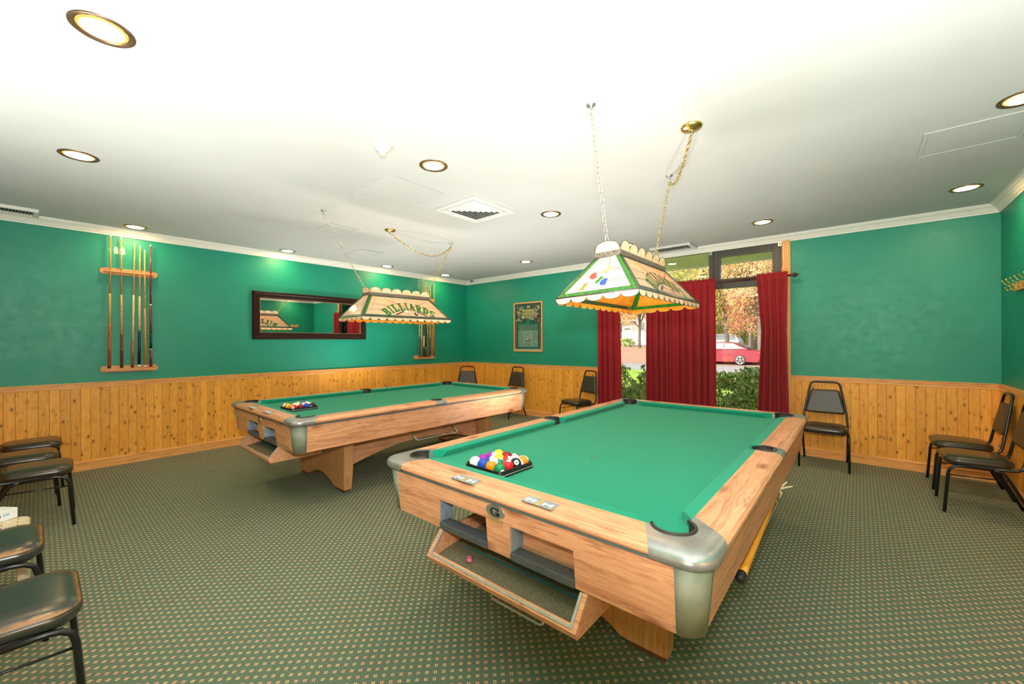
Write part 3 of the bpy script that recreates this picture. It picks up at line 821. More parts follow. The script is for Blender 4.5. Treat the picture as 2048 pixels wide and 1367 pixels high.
G1 = [[(None, 0, 'plain white cue ball at the left corner ' + W1), ('blue', 0, 'solid blue ball beside the white ball along the front edge ' + W1), ('orange', 0, 'solid orange ball along the front edge ' + W1), ('green', 0, 'solid green ball at the front corner ' + W1)],
      [('purple', 0, 'solid purple ball behind the white cue ball ' + W1), ('blue', 1, 'white ball with blue stripe behind the solid blue ball ' + W1), ('green', 1, 'white ball with green stripe behind the solid orange ball ' + W1), ('red', 0, 'solid red ball between the green and black balls ' + W1)],
      [('purple', 1, 'mostly white ball between the purple and yellow balls ' + W1), ('yellow', 0, 'solid yellow ball inside the square of balls ' + W1), ('red', 1, 'white ball with red stripe inside the square of balls ' + W1), ('black', 0, 'black eight ball on the right edge ' + W1)],
      [('yellow', 1, 'white ball with yellow stripe at the far corner ' + W1), ('maroon', 0, 'dark red ball beside the yellow striped ball at the back ' + W1), ('maroon', 1, 'white ball with dark red stripe along the back edge ' + W1), ('orange', 1, 'white ball with orange stripe at the right corner ' + W1)]]
W2 = 'on the farther table'
G2 = [[('red', 1, 'white ball with red stripe at the left corner ' + W2), ('yellow', 0, 'solid yellow ball along the front edge ' + W2), ('orange', 0, 'solid orange ball along the front edge ' + W2), ('red', 0, 'solid red ball at the front corner ' + W2)],
      [('green', 0, 'solid green ball behind the red striped corner ball ' + W2), (None, 0, 'plain white cue ball inside the square of balls ' + W2), ('orange', 1, 'white ball with orange stripe inside the square of balls ' + W2), ('maroon', 0, 'dark red ball on the right edge ' + W2)],
      [('yellow', 1, 'white ball with yellow stripe along the back left edge ' + W2), ('green', 1, 'white ball with green stripe inside the square of balls ' + W2), ('blue', 1, 'white ball with blue stripe inside the square of balls ' + W2), ('blue', 0, 'solid blue ball on the right edge ' + W2)],
      [('purple', 0, 'solid purple ball at the far corner ' + W2), ('purple', 1, 'white ball with purple stripe along the back edge ' + W2), ('maroon', 1, 'white ball with dark red stripe along the back edge ' + W2), ('black', 0, 'black eight ball at the right corner ' + W2)]]
tray_and_balls(TBL1, -.275, -1.105, -.03, G1, 'nearer', 3)
tray_and_balls(TBL2, -.02, -1.075, .06, G2, 'farther', 9)
# candy wrapper in the ball box, chalks on the far rail
w = on_table(TBL1, -.20, -1.385, .423)
mb = MB(); mb.sphere((0, 0, 0), .017, 9, 6)
for i, p in enumerate(mb.v): mb.v[i] = tuple(c * (1 + .35 * sin(37 * (p[0] + 2 * p[1] + 3 * p[2]) * 30 + i)) for c in p)
o = mb.build('candy_wrapper', 'pink'); o.location = w; tag(o, 'crumpled pink wrapper lying in the ball box of the nearer table', 'wrapper')
for (x, y, m, lab) in ((-.735, .316, 'bluechalk', 'blue chalk cube on the far rail of the farther table, beyond the side pocket'), (-.735, -.277, 'palechalk', 'pale worn chalk cube on the far rail of the farther table')):
    c = MB().box(-.011, .011, -.011, .011, 0, .022); o = c.build('chalk_cube', m, None, .002); o.location = on_table(TBL2, x, y, .7887); tag(o, lab, 'chalk', 'chalk cubes on the rail')

# ---- mechanical bridge hanging under the side of the nearer table
mb_ = thing('bridge_stick', 'orange wooden bridge stick with pale fork head under the side of the nearer table', 'bridge stick', on_table(TBL1, 0, 0, 0), TBL1.rotation_euler.z)
p0, p1 = Vector((.757, -.80, .455)), Vector((.742, .33, .475))
M['orangewood'] = wood('orange_lacquered_wood', (.66, .24, .02), (.80, .33, .03), (.86, .40, .06), axis='y', sk=.1, rough=.25)
MB().tube([p0.lerp(p1, s) for s in (0, .05, .5, 1)], [.0165, .0165, .013, .0085], 16).build('shaft', 'orangewood', mb_)
d = (p1 - p0).normalized()
MB().tube([p0 - d * .05, p0 - d * .045, p0 - d * .01, p0 + d * .002], [.010, .0165, .0175, .0175], 16).build('butt_cap', 'rubber', mb_)
hd = MB()
M['ivory'] = plain('ivory_plastic', (.72, .62, .36), .4)
for ang in (-50, -15, 20, 60):
    a = RAD(ang); hd.tube([p1, p1 + Vector((.025 * sin(a) + .01, .02, .025 * cos(a))), p1 + Vector((.055 * sin(a) + .02, .03, .05 * cos(a)))], [.007, .006, .0045], 8)
hd.tube([p1, p1 + Vector((.01, .02, -.03)), p1 + Vector((.0, .02, -.06))], [.008, .007, .004], 8)
hd.build('fork_head', 'ivory', mb_)

# ------------------------------------------------------------------ stained glass lamps
LM = ['cream', 'amber', 'ggreen', 'gdark', 'lead', 'gred', 'gblue', 'gyellow', 'gorange', 'gwhite', 'gblack', 'gsalmon', 'cream2']
LB, LT, LH = (.262, .575), (.080, .385), .245          # half width / half length below and above, height
def chain(mb, pts, link=.036, wire=.0023, wid=.010, mi=0):
    """oval links along a polyline, each turned a quarter from the last"""
    P = [Vector(p) for p in pts]; L = [0]
    for a, b_ in zip(P, P[1:]): L.append(L[-1] + (b_ - a).length)
    n = max(1, int(L[-1] / (link * .78)))
    def at(s):
        for i in range(len(P) - 1):
            if s <= L[i + 1] or i == len(P) - 2:
                k = (s - L[i]) / max(1e-9, L[i + 1] - L[i]); return P[i].lerp(P[i + 1], k), (P[i + 1] - P[i]).normalized()
    for i in range(n):
        c, t = at(L[-1] * (i + .5) / n)
        s1 = t.orthogonal().normalized() if abs(t.z) < .99 else Vector((1, 0, 0))
        s1 = (Vector((0, 0, 1)).cross(t)).normalized() if abs(t.z) < .97 else Vector((.7, .7, 0)).cross(t).normalized()
        s2 = t.cross(s1)
        sd = (s1 + s2).normalized() if i % 2 else (s1 - s2).normalized()
        loop = []
        for k in range(12):
            a = 2 * pi * k / 12
            loop.append(c + t * (link / 2 * cos(a)) + sd * (wid * sin(a)))
        mb.tube(loop, wire, 5, mi, False, True)
def lamp(loc, rz, tilt, label, hooks, canopy, swag_sag, gname, lenscale=1.0):
    Z0 = 1.66
    t = thing('pendant_lamp', label, 'lamp', (loc[0], loc[1], Z0), rz, 'stained glass lamps over the tables')
    t.rotation_euler = (tilt[0], tilt[1], rz)
    inv = t.rotation_euler.to_matrix().inverted()
    def W(p): return inv @ (Vector(p) - t.location)
    def panel(kind, s):
        hb, ht = (LB[1], LT[1]) if kind == 'side' else (LB[0], LT[0])
        run = (LB[0] - LT[0]) if kind == 'side' else (LB[1] - LT[1])
        Hs = sqrt(run * run + LH * LH)
        if kind == 'side': O, U, out = Vector((s * LB[0], 0, 0)), Vector((0, s, 0)), Vector((s, 0, 0))
        else: O, U, out = Vector((0, s * LB[1], 0)), Vector((-s, 0, 0)), Vector((0, s, 0))
        V = (-out * run + Vector((0, 0, LH))) / Hs; N = U.cross(V)
        if N.dot(out) < 0: N = -N
        mb = MB()
        def P(u, v, d=0): return O + U * u + V * v + N * d
        def ue(v): return hb + (ht - hb) * v / Hs
        th = .005; base = 0 if kind == 'side' else 12
        quad = [(-hb, 0), (hb, 0), (ht, Hs), (-ht, Hs)]
        mb.add([P(*p) for p in quad], [(0, 1, 2, 3)], base); mb.add([P(*p, -th) for p in quad], [(3, 2, 1, 0)], 1)
        mb.add([P(*p, d) for d in (0, -th) for p in quad], [(0, 1, 5, 4), (1, 2, 6, 5), (2, 3, 7, 6), (3, 0, 4, 7)], 4)
        def flat(poly, mi, d=.0008): mb.add([P(x, y, d) for x, y in poly], [tuple(range(len(poly)))], mi)
        def line(a, c, w=.0028, d=.0014, mi=4):
            a, c = Vector(a), Vector(c); e = (c - a).normalized(); nn = Vector((-e.y, e.x)) * w / 2
            flat([a - nn, c - nn, c + nn, a + nn], mi, d)
        for d, lw in ((.0008, 1), (-th - .0008, 0)):
            bs = .030
            for sg in (-1, 1):
                flat([(sg * hb, 0), (sg * (hb - bs * 1.15), .0), (sg * (ht - bs * .9), Hs), (sg * ht, Hs)], 2, d)
            flat([(-hb, 0), (hb, 0), (ue(.027), .027), (-ue(.027), .027)], 3 if kind == 'side' else 2, d * 1.3)
            if kind == 'side': flat([(-ue(Hs - .02), Hs - .018), (ue(Hs - .02), Hs - .018), (ht, Hs), (-ht, Hs)], 3, d * 1.2)
            if lw:
                line((-ue(.027), .027), (ue(.027), .027), .004)
                for sg in (-1, 1): line((sg * (hb - bs * 1.15), 0), (sg * (ht - bs * .9), Hs), .004)
        if kind == 'side':
            # BILLIARDS on an arch
            Rr, cx, cv = .52, .03, -.355; txt = 'BILLIARDS'; wds = {'I': .62}
            tot = sum(wds.get(c, 1) for c in txt); span = 1.38; a = -span / 2
            lh = .108
            for c in txt:
                w_ = wds.get(c, 1) / tot * span
                for dxx in (-.045, .045):
                  for poly in glyph(c):
                    pts = []
                    for x, y in poly:
                        th_ = a + w_ * (.07 + .86 * x + dxx); r_ = Rr + (y - .5) * lh
                        pts.append((cx + r_ * sin(th_) * 1.0, cv + r_ * cos(th_)))
                    flat(pts, 2, .0022 + dxx * .004)
                a += w_
            for r_ in (Rr - lh / 2 - .004, Rr + lh / 2 + .004):
                ap = [(cx + r_ * sin(-span / 2 + span * i / 20), cv + r_ * cos(-span / 2 + span * i / 20)) for i in range(21)]
            # crossed cues, cue ball and eight ball
            for sg in (-1, 1):
                A, B = Vector((.04 - sg * .30, Hs - .030)), Vector((.04 + sg * .20, .040))
                e = (B - A).normalized(); nn = Vector((-e.y, e.x))
                def cs(s0, s1, w0, w1, mi, d):
                    p, r_ = A.lerp(B, s0), A.lerp(B, s1); flat([p - nn * w0, r_ - nn * w1, r_ + nn * w1, p + nn * w0], mi, d)
                cs(0, .74, .003, .0055, 11, .0018 + sg * .0003); cs(.74, .77, .0055, .006, 9, .0018); cs(.77, 1, .006, .0075, 10, .0018)
                cs(0, .03, .003, .003, 9, .0026)
            def disc(c, r, mi, d=.002, n=20, a0=0, a1=360): flat([(c[0] + r * cos(RAD(a0 + (a1 - a0) * k / n)), c[1] + r * sin(RAD(a0 + (a1 - a0) * k / n))) for k in range(n)], mi, d)
            disc((-.012, .092), .0215, 4); disc((-.012, .092), .0195, 9, .0024)
            disc((.10, .060), .0235, 4); disc((.10, .060), .0215, 10, .0024); disc((.108, .066), .008, 9, .0028)
            for u0, v0, u1, v1 in ((-.47, .095, -.27, .10), (-.42, .17, -.22, .175), (.33, .17, .45, .165), (.37, .10, .50, .095), (.04, .21, .03, Hs), (-.12, .21, -.14, Hs), (.18, .20, .2, Hs), (.02, .03, .0, .07)):
                line((u0, v0), (u1, v1))
        else:
            def disc(c, r, mi, d=.002, n=24): flat([(c[0] + r * cos(2 * pi * k / n), c[1] + r * sin(2 * pi * k / n)) for k in range(n)], mi, d)
            def band(c, r, a, mi):
                pts = [(r * .98 * cos(RAD(-28 + 56 * k / 8)), r * .98 * sin(RAD(-28 + 56 * k / 8))) for k in range(9)] + [(r * .98 * cos(RAD(152 + 56 * k / 8)), r * .98 * sin(RAD(152 + 56 * k / 8))) for k in range(9)]
                flat([(c[0] + x * cos(a) - y * sin(a), c[1] + x * sin(a) + y * cos(a)) for x, y in pts], mi, .0028)
            sgm = -1 if s > 0 else 1
            for (u, v, mi, full, a) in ((.035, .19, 7, 0, 1.0), (-.046, .152, 5, 1, .8), (-.001, .110, 2, 0, 1.0), (.037, .088, 6, 1, .5), (-.090, .070, 8, 0, 1.2)):
                disc((u, v), .0285, 4, .0018); disc((u, v), .0265, 9, .0022)
                if full:
                    pts = [(u + .0265 * cos(a + .3 + (pi * 1.45) * k / 18), v + .0265 * sin(a + .3 + pi * 1.45 * k / 18)) for k in range(19)]; flat(pts, mi, .0028)
                else: band((u, v), .027, a, mi)
            for u0, v0, u1, v1 in ((.03, .219, .02, Hs), (.062, .19, .115, .185), (.007, .185, -.02, .165), (-.074, .15, -.15, .16), (.066, .09, .18, .1), (-.11, .045, -.118, .02), (-.07, .09, -.06, .125), (.03, .06, .02, .027)):
                line((u0, v0), (u1, v1))
        mb.build('side_panel' if kind == 'side' else 'end_panel', LM, t, 0, False)
    for s in (-1, 1): panel('side', s); panel('end', s)
    # lead along hips and edges
    b_ = MB()
    for sx in (-1, 1):
        for sy in (-1, 1): b_.tube([(sx * LB[0], sy * LB[1], 0), (sx * LT[0], sy * LT[1], LH)], .0055, 8)
    for z, (hx, hy) in ((0, LB), (LH, LT)):
        c = [(hx, hy, z), (-hx, hy, z), (-hx, -hy, z), (hx, -hy, z)]
        for i in range(4): b_.tube([c[i], c[(i + 1) % 4]], .0045, 8)
    b_.build('lead_frame', 'lead', t)
    # scalloped skirt
    def scallop(mb, a, c, n, depth, down=True, flare=0, out=Vector((0, 0, 0)), th=.004):
        a, c = Vector(a), Vector(c); e = (c - a) / n; sg = -1 if down else 1
        for i in range(n):
            p = a + e * i; K = 10
            prof_ = [(0, 0)] + [(k / K, depth * (.55 + .45 * sin(pi * k / K)) if True else 0) for k in range(K + 1)] + [(1, 0)]
            prof_ = [(0.0, 0.0)] + [(.0 + k / K, depth * (.35 + .65 * sqrt(max(0, 1 - (2 * k / K - 1) ** 2)))) for k in range(K + 1)] + [(1.0, 0.0)]
            f = [p + e * x + Vector((0, 0, sg * y)) + out * (flare * y) for x, y in prof_]
            bk = [v_ - out * th for v_ in f]
            m = len(f)
            mb.add(f, [tuple(range(m))], 0); mb.add(bk, [tuple(reversed(range(m)))], 1)
            mb.add(f + bk, [(k, (k + 1) % m, m + (k + 1) % m, m + k) for k in range(m)], 2)
            mb.tube([v_ + out * .0005 for v_ in f], .0017, 5, 2, False, True)
    for nm, (hx, hy), z, ns, ne, dep, dn, fl in (('skirt', LB, -.003, 12, 5, .036, True, 0.0), ('crown_scallops', LT, LH + .028, 6, 1, .062, False, .25)):
        mb = MB()
        for s in (-1, 1):
            scallop(mb, (s * hx, -hy, z), (s * hx, hy, z), ns, dep, dn, fl, Vector((s, 0, 0)))
            scallop(mb, (-hx, s * hy, z), (hx, s * hy, z), ne, dep, dn, fl, Vector((0, s, 0)))
        mb.build(nm, ['cream', 'amber' if dn else 'cream', 'lead'], t, 0, False)
    mb = MB(); hx, hy = LT[0] + .003, LT[1] + .003
    for s in (-1, 1):
        mb.box(s * hx - .003, s * hx + .003, -hy, hy, LH, LH + .03); mb.box(-hx, hx, s * hy - .003, s * hy + .003, LH, LH + .03)
    mb.build('crown_band', 'filigree', t)
    mb = MB(); mb.bar((0, -LT[1], LH + .01), (0, LT[1], LH + .01), .012)
    for y in (-.2, .2): mb.lathe([(0, LH), (.018, LH), (.018, LH - .05), (0, LH - .05)], (0, y, 0), 14)
    mb.build('socket_bar', 'brass', t)
    mb = MB()
    for y in (-.2, .2): mb.sphere((0, y, LH - .085), .034, 14, 10, 0, (1, 1, 1.2))
    mb.build('bulb', 'lampbulb', t)
    # chains, hooks, canopy
    for k, (h, s) in enumerate(zip(hooks, (-1, 1))):
        mb = MB(); a = W((*h, ZC - .05)); e = Vector((0, s * (LT[1] - .01), LH + .035))
        chain(mb, [a, e]); mb.tube([e + Vector((0, 0, .01)), e - Vector((0, 0, .03))], .004, 6)
        mb.build('chain', 'chain_old' if k == 0 else 'brass', t)
        mb = MB(); c = W((*h, ZC))
        mb.lathe([(0, .0), (.028, .0), (.026, -.006), (.008, -.010), (.005, -.03), (0, -.03)], c, 16)
        mb.tube([c + Vector((0, .013 * sin(x), -.040 + .013 * cos(x))) for x in [RAD(80 - 28 * i) for i in range(11)]], .0032, 6)
        mb.build('ceiling_hook', 'brushed', t)
    mb = MB(); mb.lathe([(0, 0), (.062, 0), (.064, -.006), (.055, -.018), (.02, -.024), (.008, -.03), (.007, -.045), (0, -.045)], W((*canopy, ZC)), 28)
    mb.build('ceiling_canopy', 'brass', t)
    A, B = Vector((*canopy, ZC - .045)), Vector((*hooks[1], ZC - .05)); mb = MB(); pts = []
    for i in range(25):
        s = i / 24; p = A.lerp(B, s); p.z -= swag_sag * 4 * s * (1 - s) * (1 + .35 * (s - .5) * 2); pts.append(W(p))
    chain(mb, pts); mb.tube(pts, .0026, 6); mb.build('swag_chain', 'brass', t)
    return t
M['chain_old'] = plain('worn_steel_chain', (.62, .50, .42), .35, .8, var=.2, vscale=60)
lamp((-1.158, 2.64), RAD(1.2), (0, RAD(-2.2)), 'stained glass billiards lamp with ball pattern hanging over the nearer table', [(-1.126, 2.0), (-1.14, 3.265)], (-.774, 2.603), .10, 'n')
lamp((-4.075, 2.72), RAD(-2.3), (0, 0), 'stained glass lamp lettered BILLIARDS hanging over the farther table, in front of the mirror', [(-4.047, 1.853), (-4.113, 3.571)], (-4.151, 2.673), .17, 'f')

# ------------------------------------------------------------------ banquet chairs
def rounded(w0, w1, d, r, n=6):
    """outline: front edge half width w0 at y=-d, rear w1 at y=+d"""
    o = []
    for (cx, cy, a0) in ((w0 - r, -d + r, -90), (w1 - r, d - r, 0), (-(w1 - r), d - r, 90), (-(w0 - r), -d + r, 180)):
        o += arc(cx, cy, r, RAD(a0), RAD(a0 + 90), n)
    return o
def make_chair(seat_mat, label):
    t = thing('stacking_chair', label, 'chair', (0, 0, 0), 0, 'black stacking chairs')
    # seat cushion: rounded slab with crown
    rings = []
    for k, z in ((-.022, .430), (-.006, .434), (.002, .446), (.004, .460), (.0, .474), (-.012, .486), (-.03, .494), (-.06, .499), (-.11, .502)):
        rings.append([(x, y - .05, z - .04) for x, y in rounded(.212 + k, .192 + k, .190 + k, max(.03, .085 + k * .5))])
    mb = MB(); mb.loft(rings, 0, True, True)
    st = mb.build('seat', seat_mat, t)
    pip = MB(); pip.tube([(x, y - .05, .4345) for x, y in rounded(.212, .192, .190, .085)], .003, 6, 0, False, True); pip.build('piping', 'vinyl', st)
    MB().prism([(x, y - .05) for x, y in rounded(.185, .165, .165, .06)], .380, .394).build('seat_pan', 'black', t)
    # back rest pad, leaning
    def lean(z): return .178 + (z - .47) * .165
    rings = []
    for dy, k in ((-.018, -.02), (-.014, -.006), (-.002, 0), (.010, -.004), (.012, -.02)):
        ring = []
        for x, y in rounded(.183 + k, .135 + k, .134 + k, .028 + k * .4):
            z = .685 + y
            ring.append((x, lean(z) + dy, z))
        rings.append(ring)
    mb = MB(); mb.loft(rings, 0, True, True); mb.build('backrest', 'vinyl_back', t)
    # back loop
    pts = []
    for s in (-1, 1):
        a = [(s * .202, -.12, .392), (s * .203, .10, .392), (s * .203, .14, .398), (s * .202, .163, .415), (s * .200, .174, .445), (s * .192, lean(.56), .56), (s * .150, lean(.80), .80), (s * .140, lean(.86), .86), (s * .128, lean(.888), .888), (s * .105, lean(.903), .903), (s * .08, lean(.905), .905)]
        pts += a if s < 0 else a[::-1]
    MB().tube(pts, .0112, 10).build('back_frame', 'tube', t)
    for s in (-1, 1):
        f = [(s * .216, -.245, 0), (s * .213, -.222, .32), (s * .212, -.212, .358), (s * .211, -.185, .378), (s * .210, -.15, .384), (s * .208, .02, .384)]
        MB().tube(f, .0115, 10).build('leg', 'tube', t)
        g = [(s * .198, .248, 0), (s * .204, .10, .315), (s * .206, .075, .360), (s * .207, .05, .379), (s * .208, .0, .384)]
        MB().tube(g, .0115, 10).build('leg', 'tube', t)
        MB().tube([(s * .213, -.222, .305), (s * .204, .10, .315)], .005, 8).build('stretcher', 'tube', t)
    return t
c0 = make_chair('vinyl', 'black chair standing against the wall just right of the window and nearer table')
c0.location = (-.30, 5.735, 0); c0.rotation_euler = (0, 0, RAD(1))
R_ = RAD
dup(c0, (.765, 5.63, 0), R_(-90), 'black chair in the right corner of the room, the farther of two beside the wall')
dup(c0, (.764, 4.985, 0), R_(-89.8), 'black chair at the right edge of the photo, the nearer of two beside the wall')
dup(c0, (-5.80, 5.39, 0), R_(38), 'black chair set diagonally in the far corner beyond the farther table')
dup(c0, (-4.98, 5.735, 0), R_(-3), 'black chair against the wall below the poster, behind the farther table')
dup(c0, (-3.45, 5.70, 0), R_(-20), 'black chair beside the left curtain, between the two billiard tables')
dup(c0, (-6.08, -.09, 0), R_(180), 'black chair at the left edge, farthest of the row and closest to the pine wall')
dup(c0, (-5.43, -.13, 0), R_(181), 'black chair at the left edge, second of the row from the pine wall')
dup(c0, (-4.82, -.06, 0), R_(178), 'black chair at the left edge, third of the row, just beyond the beige plastic table')
c1 = make_chair('vinyl_worn', 'black chair with worn orange seat edges, just in front of the beige plastic table')
c1.location = (-3.115, -.225, 0); c1.rotation_euler = (0, 0, R_(180))
dup(c1, (-2.345, -.135, 0), R_(180), 'worn black chair in the lower left corner, nearest of the row')

# ------------------------------------------------------------------ beige plastic table with a white box
tb = thing('plastic_table', 'low beige plastic table between the chairs at the left edge', 'table', (-3.49, -.215, 0))
mb = MB(); rings = []
for k, z in ((-.010, .376), (-.002, .380), (0, .394), (-.004, .403), (-.012, .408), (-.04, .410)):
    rings.append([(x, y, z) for x, y in rounded(.150 + k, .150 + k, .185 + k, .04)])
mb.loft(rings, 0, True, True); tp = mb.build('tabletop', 'resin', tb)
gr = MB()
for i in range(6):
    for j in range(4): gr.box(-.09 + j * .06 - .011, -.09 + j * .06 + .011, -.14 + i * .056 - .002, -.14 + i * .056 + .002, .4095, .4105)
gr.build('drain_slot', 'footwood', tp)
for sx in (-1, 1):
    for sy in (-1, 1):
        m = MB(); rr_ = []
        for z, o_, w in ((0, .015, .016), (.376, 0, .026)):
            cx, cy = sx * (.120 + o_), sy * (.152 + o_)
            rr_.append([(cx - w, cy - w, z), (cx + w, cy - w, z), (cx + w, cy + w, z), (cx - w, cy + w, z)])
        m.loft(rr_); m.build('leg', 'resin', tb, .005)
bx = thing('white_box', 'white cardboard box with dark lettering lying on the beige plastic table', 'box', (-3.592, -.203, .4108), RAD(36))
MB().box(-.05, .05, -.12, .12, 0, .056).build('carton', 'box', bx, .002)
y = -.012; lt = MB()
for ch in 'erra':
    for poly in glyph(ch): lt.add([(.0507, y + a_ * .015, .024 + b_ * .018) for a_, b_ in poly], [tuple(range(len(poly)))], 0)
    y += .0155
for k in range(2): lt.add([(.0507, .056, .025 + k * .008), (.0507, .084, .025 + k * .008), (.0507, .084, .030 + k * .008), (.0507, .056, .030 + k * .008)], [(0, 1, 2, 3)], 1)
lt.add([(.0507, -.03, .012), (.0507, .03, .012), (.0507, .03, .0145), (.0507, -.03, .0145)], [(0, 1, 2, 3)], 1)
lt.build('lettering', ['ink', 'cyanink'], bx, 0, False)

# ------------------------------------------------------------------ cue racks and cues
M['c_tan'] = plain('cue_tan_maple', (.62, .34, .10), .25, var=.1); M['c_pale'] = plain('cue_pale_maple', (.74, .52, .25), .25, var=.08)
M['c_red'] = plain('cue_red_brown', (.38, .10, .02), .25, var=.12); M['c_dark'] = plain('cue_dark_brown', (.15, .045, .015), .25, var=.12)
M['c_black'] = plain('cue_black', (.015, .015, .016), .3); M['c_maroon'] = plain('cue_maroon', (.19, .025, .025), .2); M['c_mid'] = plain('cue_mid_brown', (.50, .24, .06), .25)
M['c_white'] = plain('cue_white_ferrule', (.82, .80, .74), .4)
def cue_rack(y0, y1, label):
    yc, h = (y0 + y1) / 2, (y1 - y0) / 2
    t = thing('hanging_cue_rack', label, 'cue rack', (XL, yc, 1.06), 0, 'wall cue racks')
    def stad(hh, r): return arc(hh - r, 0, r, RAD(-90), RAD(90), 12) + arc(-hh + r, 0, r, RAD(90), RAD(270), 12)
    for z, nm, lip in ((.04, 'lower_bar', .055), (1.15, 'upper_bar', .045)):
        b = MB(); b.prism(stad(h, .037), 0.0005, .02, 0, lambda a_, c_, d_: (d_, a_, z + c_)); o = b.build(nm, 'rackwood', t, .003)
        l = MB(); l.prism(stad(h - .035, .011), .018, .018 + lip, 0, lambda a_, c_, d_: (d_, a_, z - (.012 if nm[0] == 'l' else .0) + c_)); l.build('ledge', 'rackwood', o, .002)
    return t
cue_rack(.45, .945, 'wooden wall rack holding six cues, left of the mirror')
cue_rack(4.664, 5.168, 'wooden wall rack holding eight cues, right of the mirror near the corner')
def cue(yb, yt, zb, zt, segs, label, group):
    t = thing('pool_cue', label, 'cue', (XL + .052, yb, zb), 0, group)
    A, B = Vector((0, 0, 0)), Vector((.006, yt - yb, zt - zb)); 
    def rad(s): return .0145 - .0085 * min(1, s * 1.02)
    for s0, s1, m, nm in segs:
        MB().tube([A.lerp(B, s0), A.lerp(B, (s0 + s1) / 2), A.lerp(B, s1)], [rad(s0), rad((s0 + s1) / 2), rad(s1)], 12).build(nm, m, t)
FER = [(.982, .995, 'c_white', 'ferrule'), (.995, 1.0, 'liner', 'tip')]
GA, GB = 'cues in the left wall rack', 'cues in the right wall rack'
s1 = [(0, .015, 'rubber', 'bumper'), (.015, .33, 'c_red', 'butt'), (.33, .56, 'c_tan', 'forearm'), (.56, .982, 'c_mid', 'shaft')] + FER
s2 = [(0, .015, 'rubber', 'bumper'), (.015, .27, 'c_dark', 'butt'), (.27, .56, 'c_tan', 'forearm'), (.56, .982, 'c_mid', 'shaft')] + FER
s3 = [(0, .015, 'rubber', 'bumper'), (.015, .22, 'c_red', 'butt'), (.22, .58, 'c_pale', 'forearm'), (.58, .982, 'c_tan', 'shaft')] + FER
s4 = [(0, .02, 'c_white', 'bumper'), (.02, .30, 'c_black', 'butt'), (.30, .58, 'c_pale', 'forearm'), (.58, .982, 'c_tan', 'shaft')] + FER
s5 = [(0, .015, 'c_white', 'bumper'), (.015, .5, 'c_mid', 'butt'), (.5, .982, 'c_tan', 'shaft')] + FER
s6 = [(0, .14, 'c_maroon', 'butt'), (.14, .145, 'c_white', 'ring'), (.145, .27, 'c_black', 'grip'), (.27, .50, 'c_maroon', 'forearm'), (.50, .51, 'c_white', 'joint'), (.51, .982, 'c_maroon', 'shaft')] + FER
for a in ((.522, .537, 1.113, 2.616, s1, 'cue with red brown butt, leftmost and tallest of the six left of the mirror'), (.624, .624, 1.113, 2.605, s2, 'cue with dark brown butt, second from left in the rack left of the mirror'),
          (.713, .737, 1.113, 2.565, s3, 'pale cue with short red brown butt, third in the rack left of the mirror'), (.771, .783, 1.113, 2.538, s4, 'pale cue with black butt in the rack left of the mirror'),
          (.826, .824, 1.113, 2.497, s5, 'plain tan cue, shortest in the rack left of the mirror'), (.875, .877, 1.113, 2.570, s6, 'maroon cue with white joint, rightmost in the rack left of the mirror')):
    cue(*a, GA)
ys = [4.765, 4.816, 4.868, 4.914, 4.958, 5.015, 5.066, 5.113]
zt_ = [2.57, 2.60, 2.49, 2.54, 2.49, 2.45, 2.22, 2.56]
s7 = [(0, .12, 'c_black', 'butt'), (.12, .125, 'c_white', 'ring'), (.125, .45, 'c_black', 'grip'), (.45, .982, 'c_pale', 'shaft')] + FER
s8 = [(0, .14, 'c_black', 'butt'), (.14, .3, 'c_pale', 'grip'), (.3, .5, 'c_dark', 'forearm'), (.5, .982, 'c_pale', 'shaft')] + FER
ss = [s2, s3, s8, s7, s1, s2, s5, s1]
lb = ['first cue from the left', 'second cue from the left, the tallest,', 'third cue from the left with pale grip', 'fourth cue from the left with black butt', 'fifth cue from the left', 'sixth cue from the left with dark butt', 'seventh cue from the left, the shortest,', 'eighth and rightmost cue']
for y, z, s_, l in zip(ys, zt_, ss, lb): cue(y, y + .01, 1.103, z, s_, l + ' in the rack right of the mirror', GB)

# ------------------------------------------------------------------ mirror, poster, coat hooks
mr = thing('framed_mirror', 'long mirror in a dark wooden frame on the green wall', 'mirror', (XL, 2.81, 1.443))
Y0, Y1, Zm0, Zm1 = -.858, .857, 0, .682
prof = [(0, 0), (.030, 0), (.040, .012), (.040, .028), (.030, .045), (.026, .07), (.018, .088), (.018, .095), (.010, .098), (0, .098)]
mb = MB(); rings = []
for (cy, cz, sy, sz) in ((Y0, Zm0, 1, 1), (Y1, Zm0, -1, 1), (Y1, Zm1, -1, -1), (Y0, Zm1, 1, -1)):
    rings.append([(o_ + .001, cy + sy * w, cz + sz * w) for o_, w in prof])
rings.append(rings[0]); mb.loft(rings, 0, False); mb.build('mirror_frame', 'darkframe', mr)
mb = MB()
W_ = .0955
for a, c in (((Y0 + W_, Zm0 + W_), (Y1 - W_, Zm0 + W_)), ((Y1 - W_, Zm0 + W_), (Y1 - W_, Zm1 - W_)), ((Y1 - W_, Zm1 - W_), (Y0 + W_, Zm1 - W_)), ((Y0 + W_, Zm1 - W_), (Y0 + W_, Zm0 + W_))):
    mb.bar((.016, *a), (.016, *c), .006)
mb.build('gilt_edge', 'frameedge', mr)
mr.rotation_euler = (0, .006, 0)
MB().box(.004, .011, Y0 + .08, Y1 - .08, Zm0 + .08, Zm1 - .08).build('mirror_glass', 'mirror', mr)

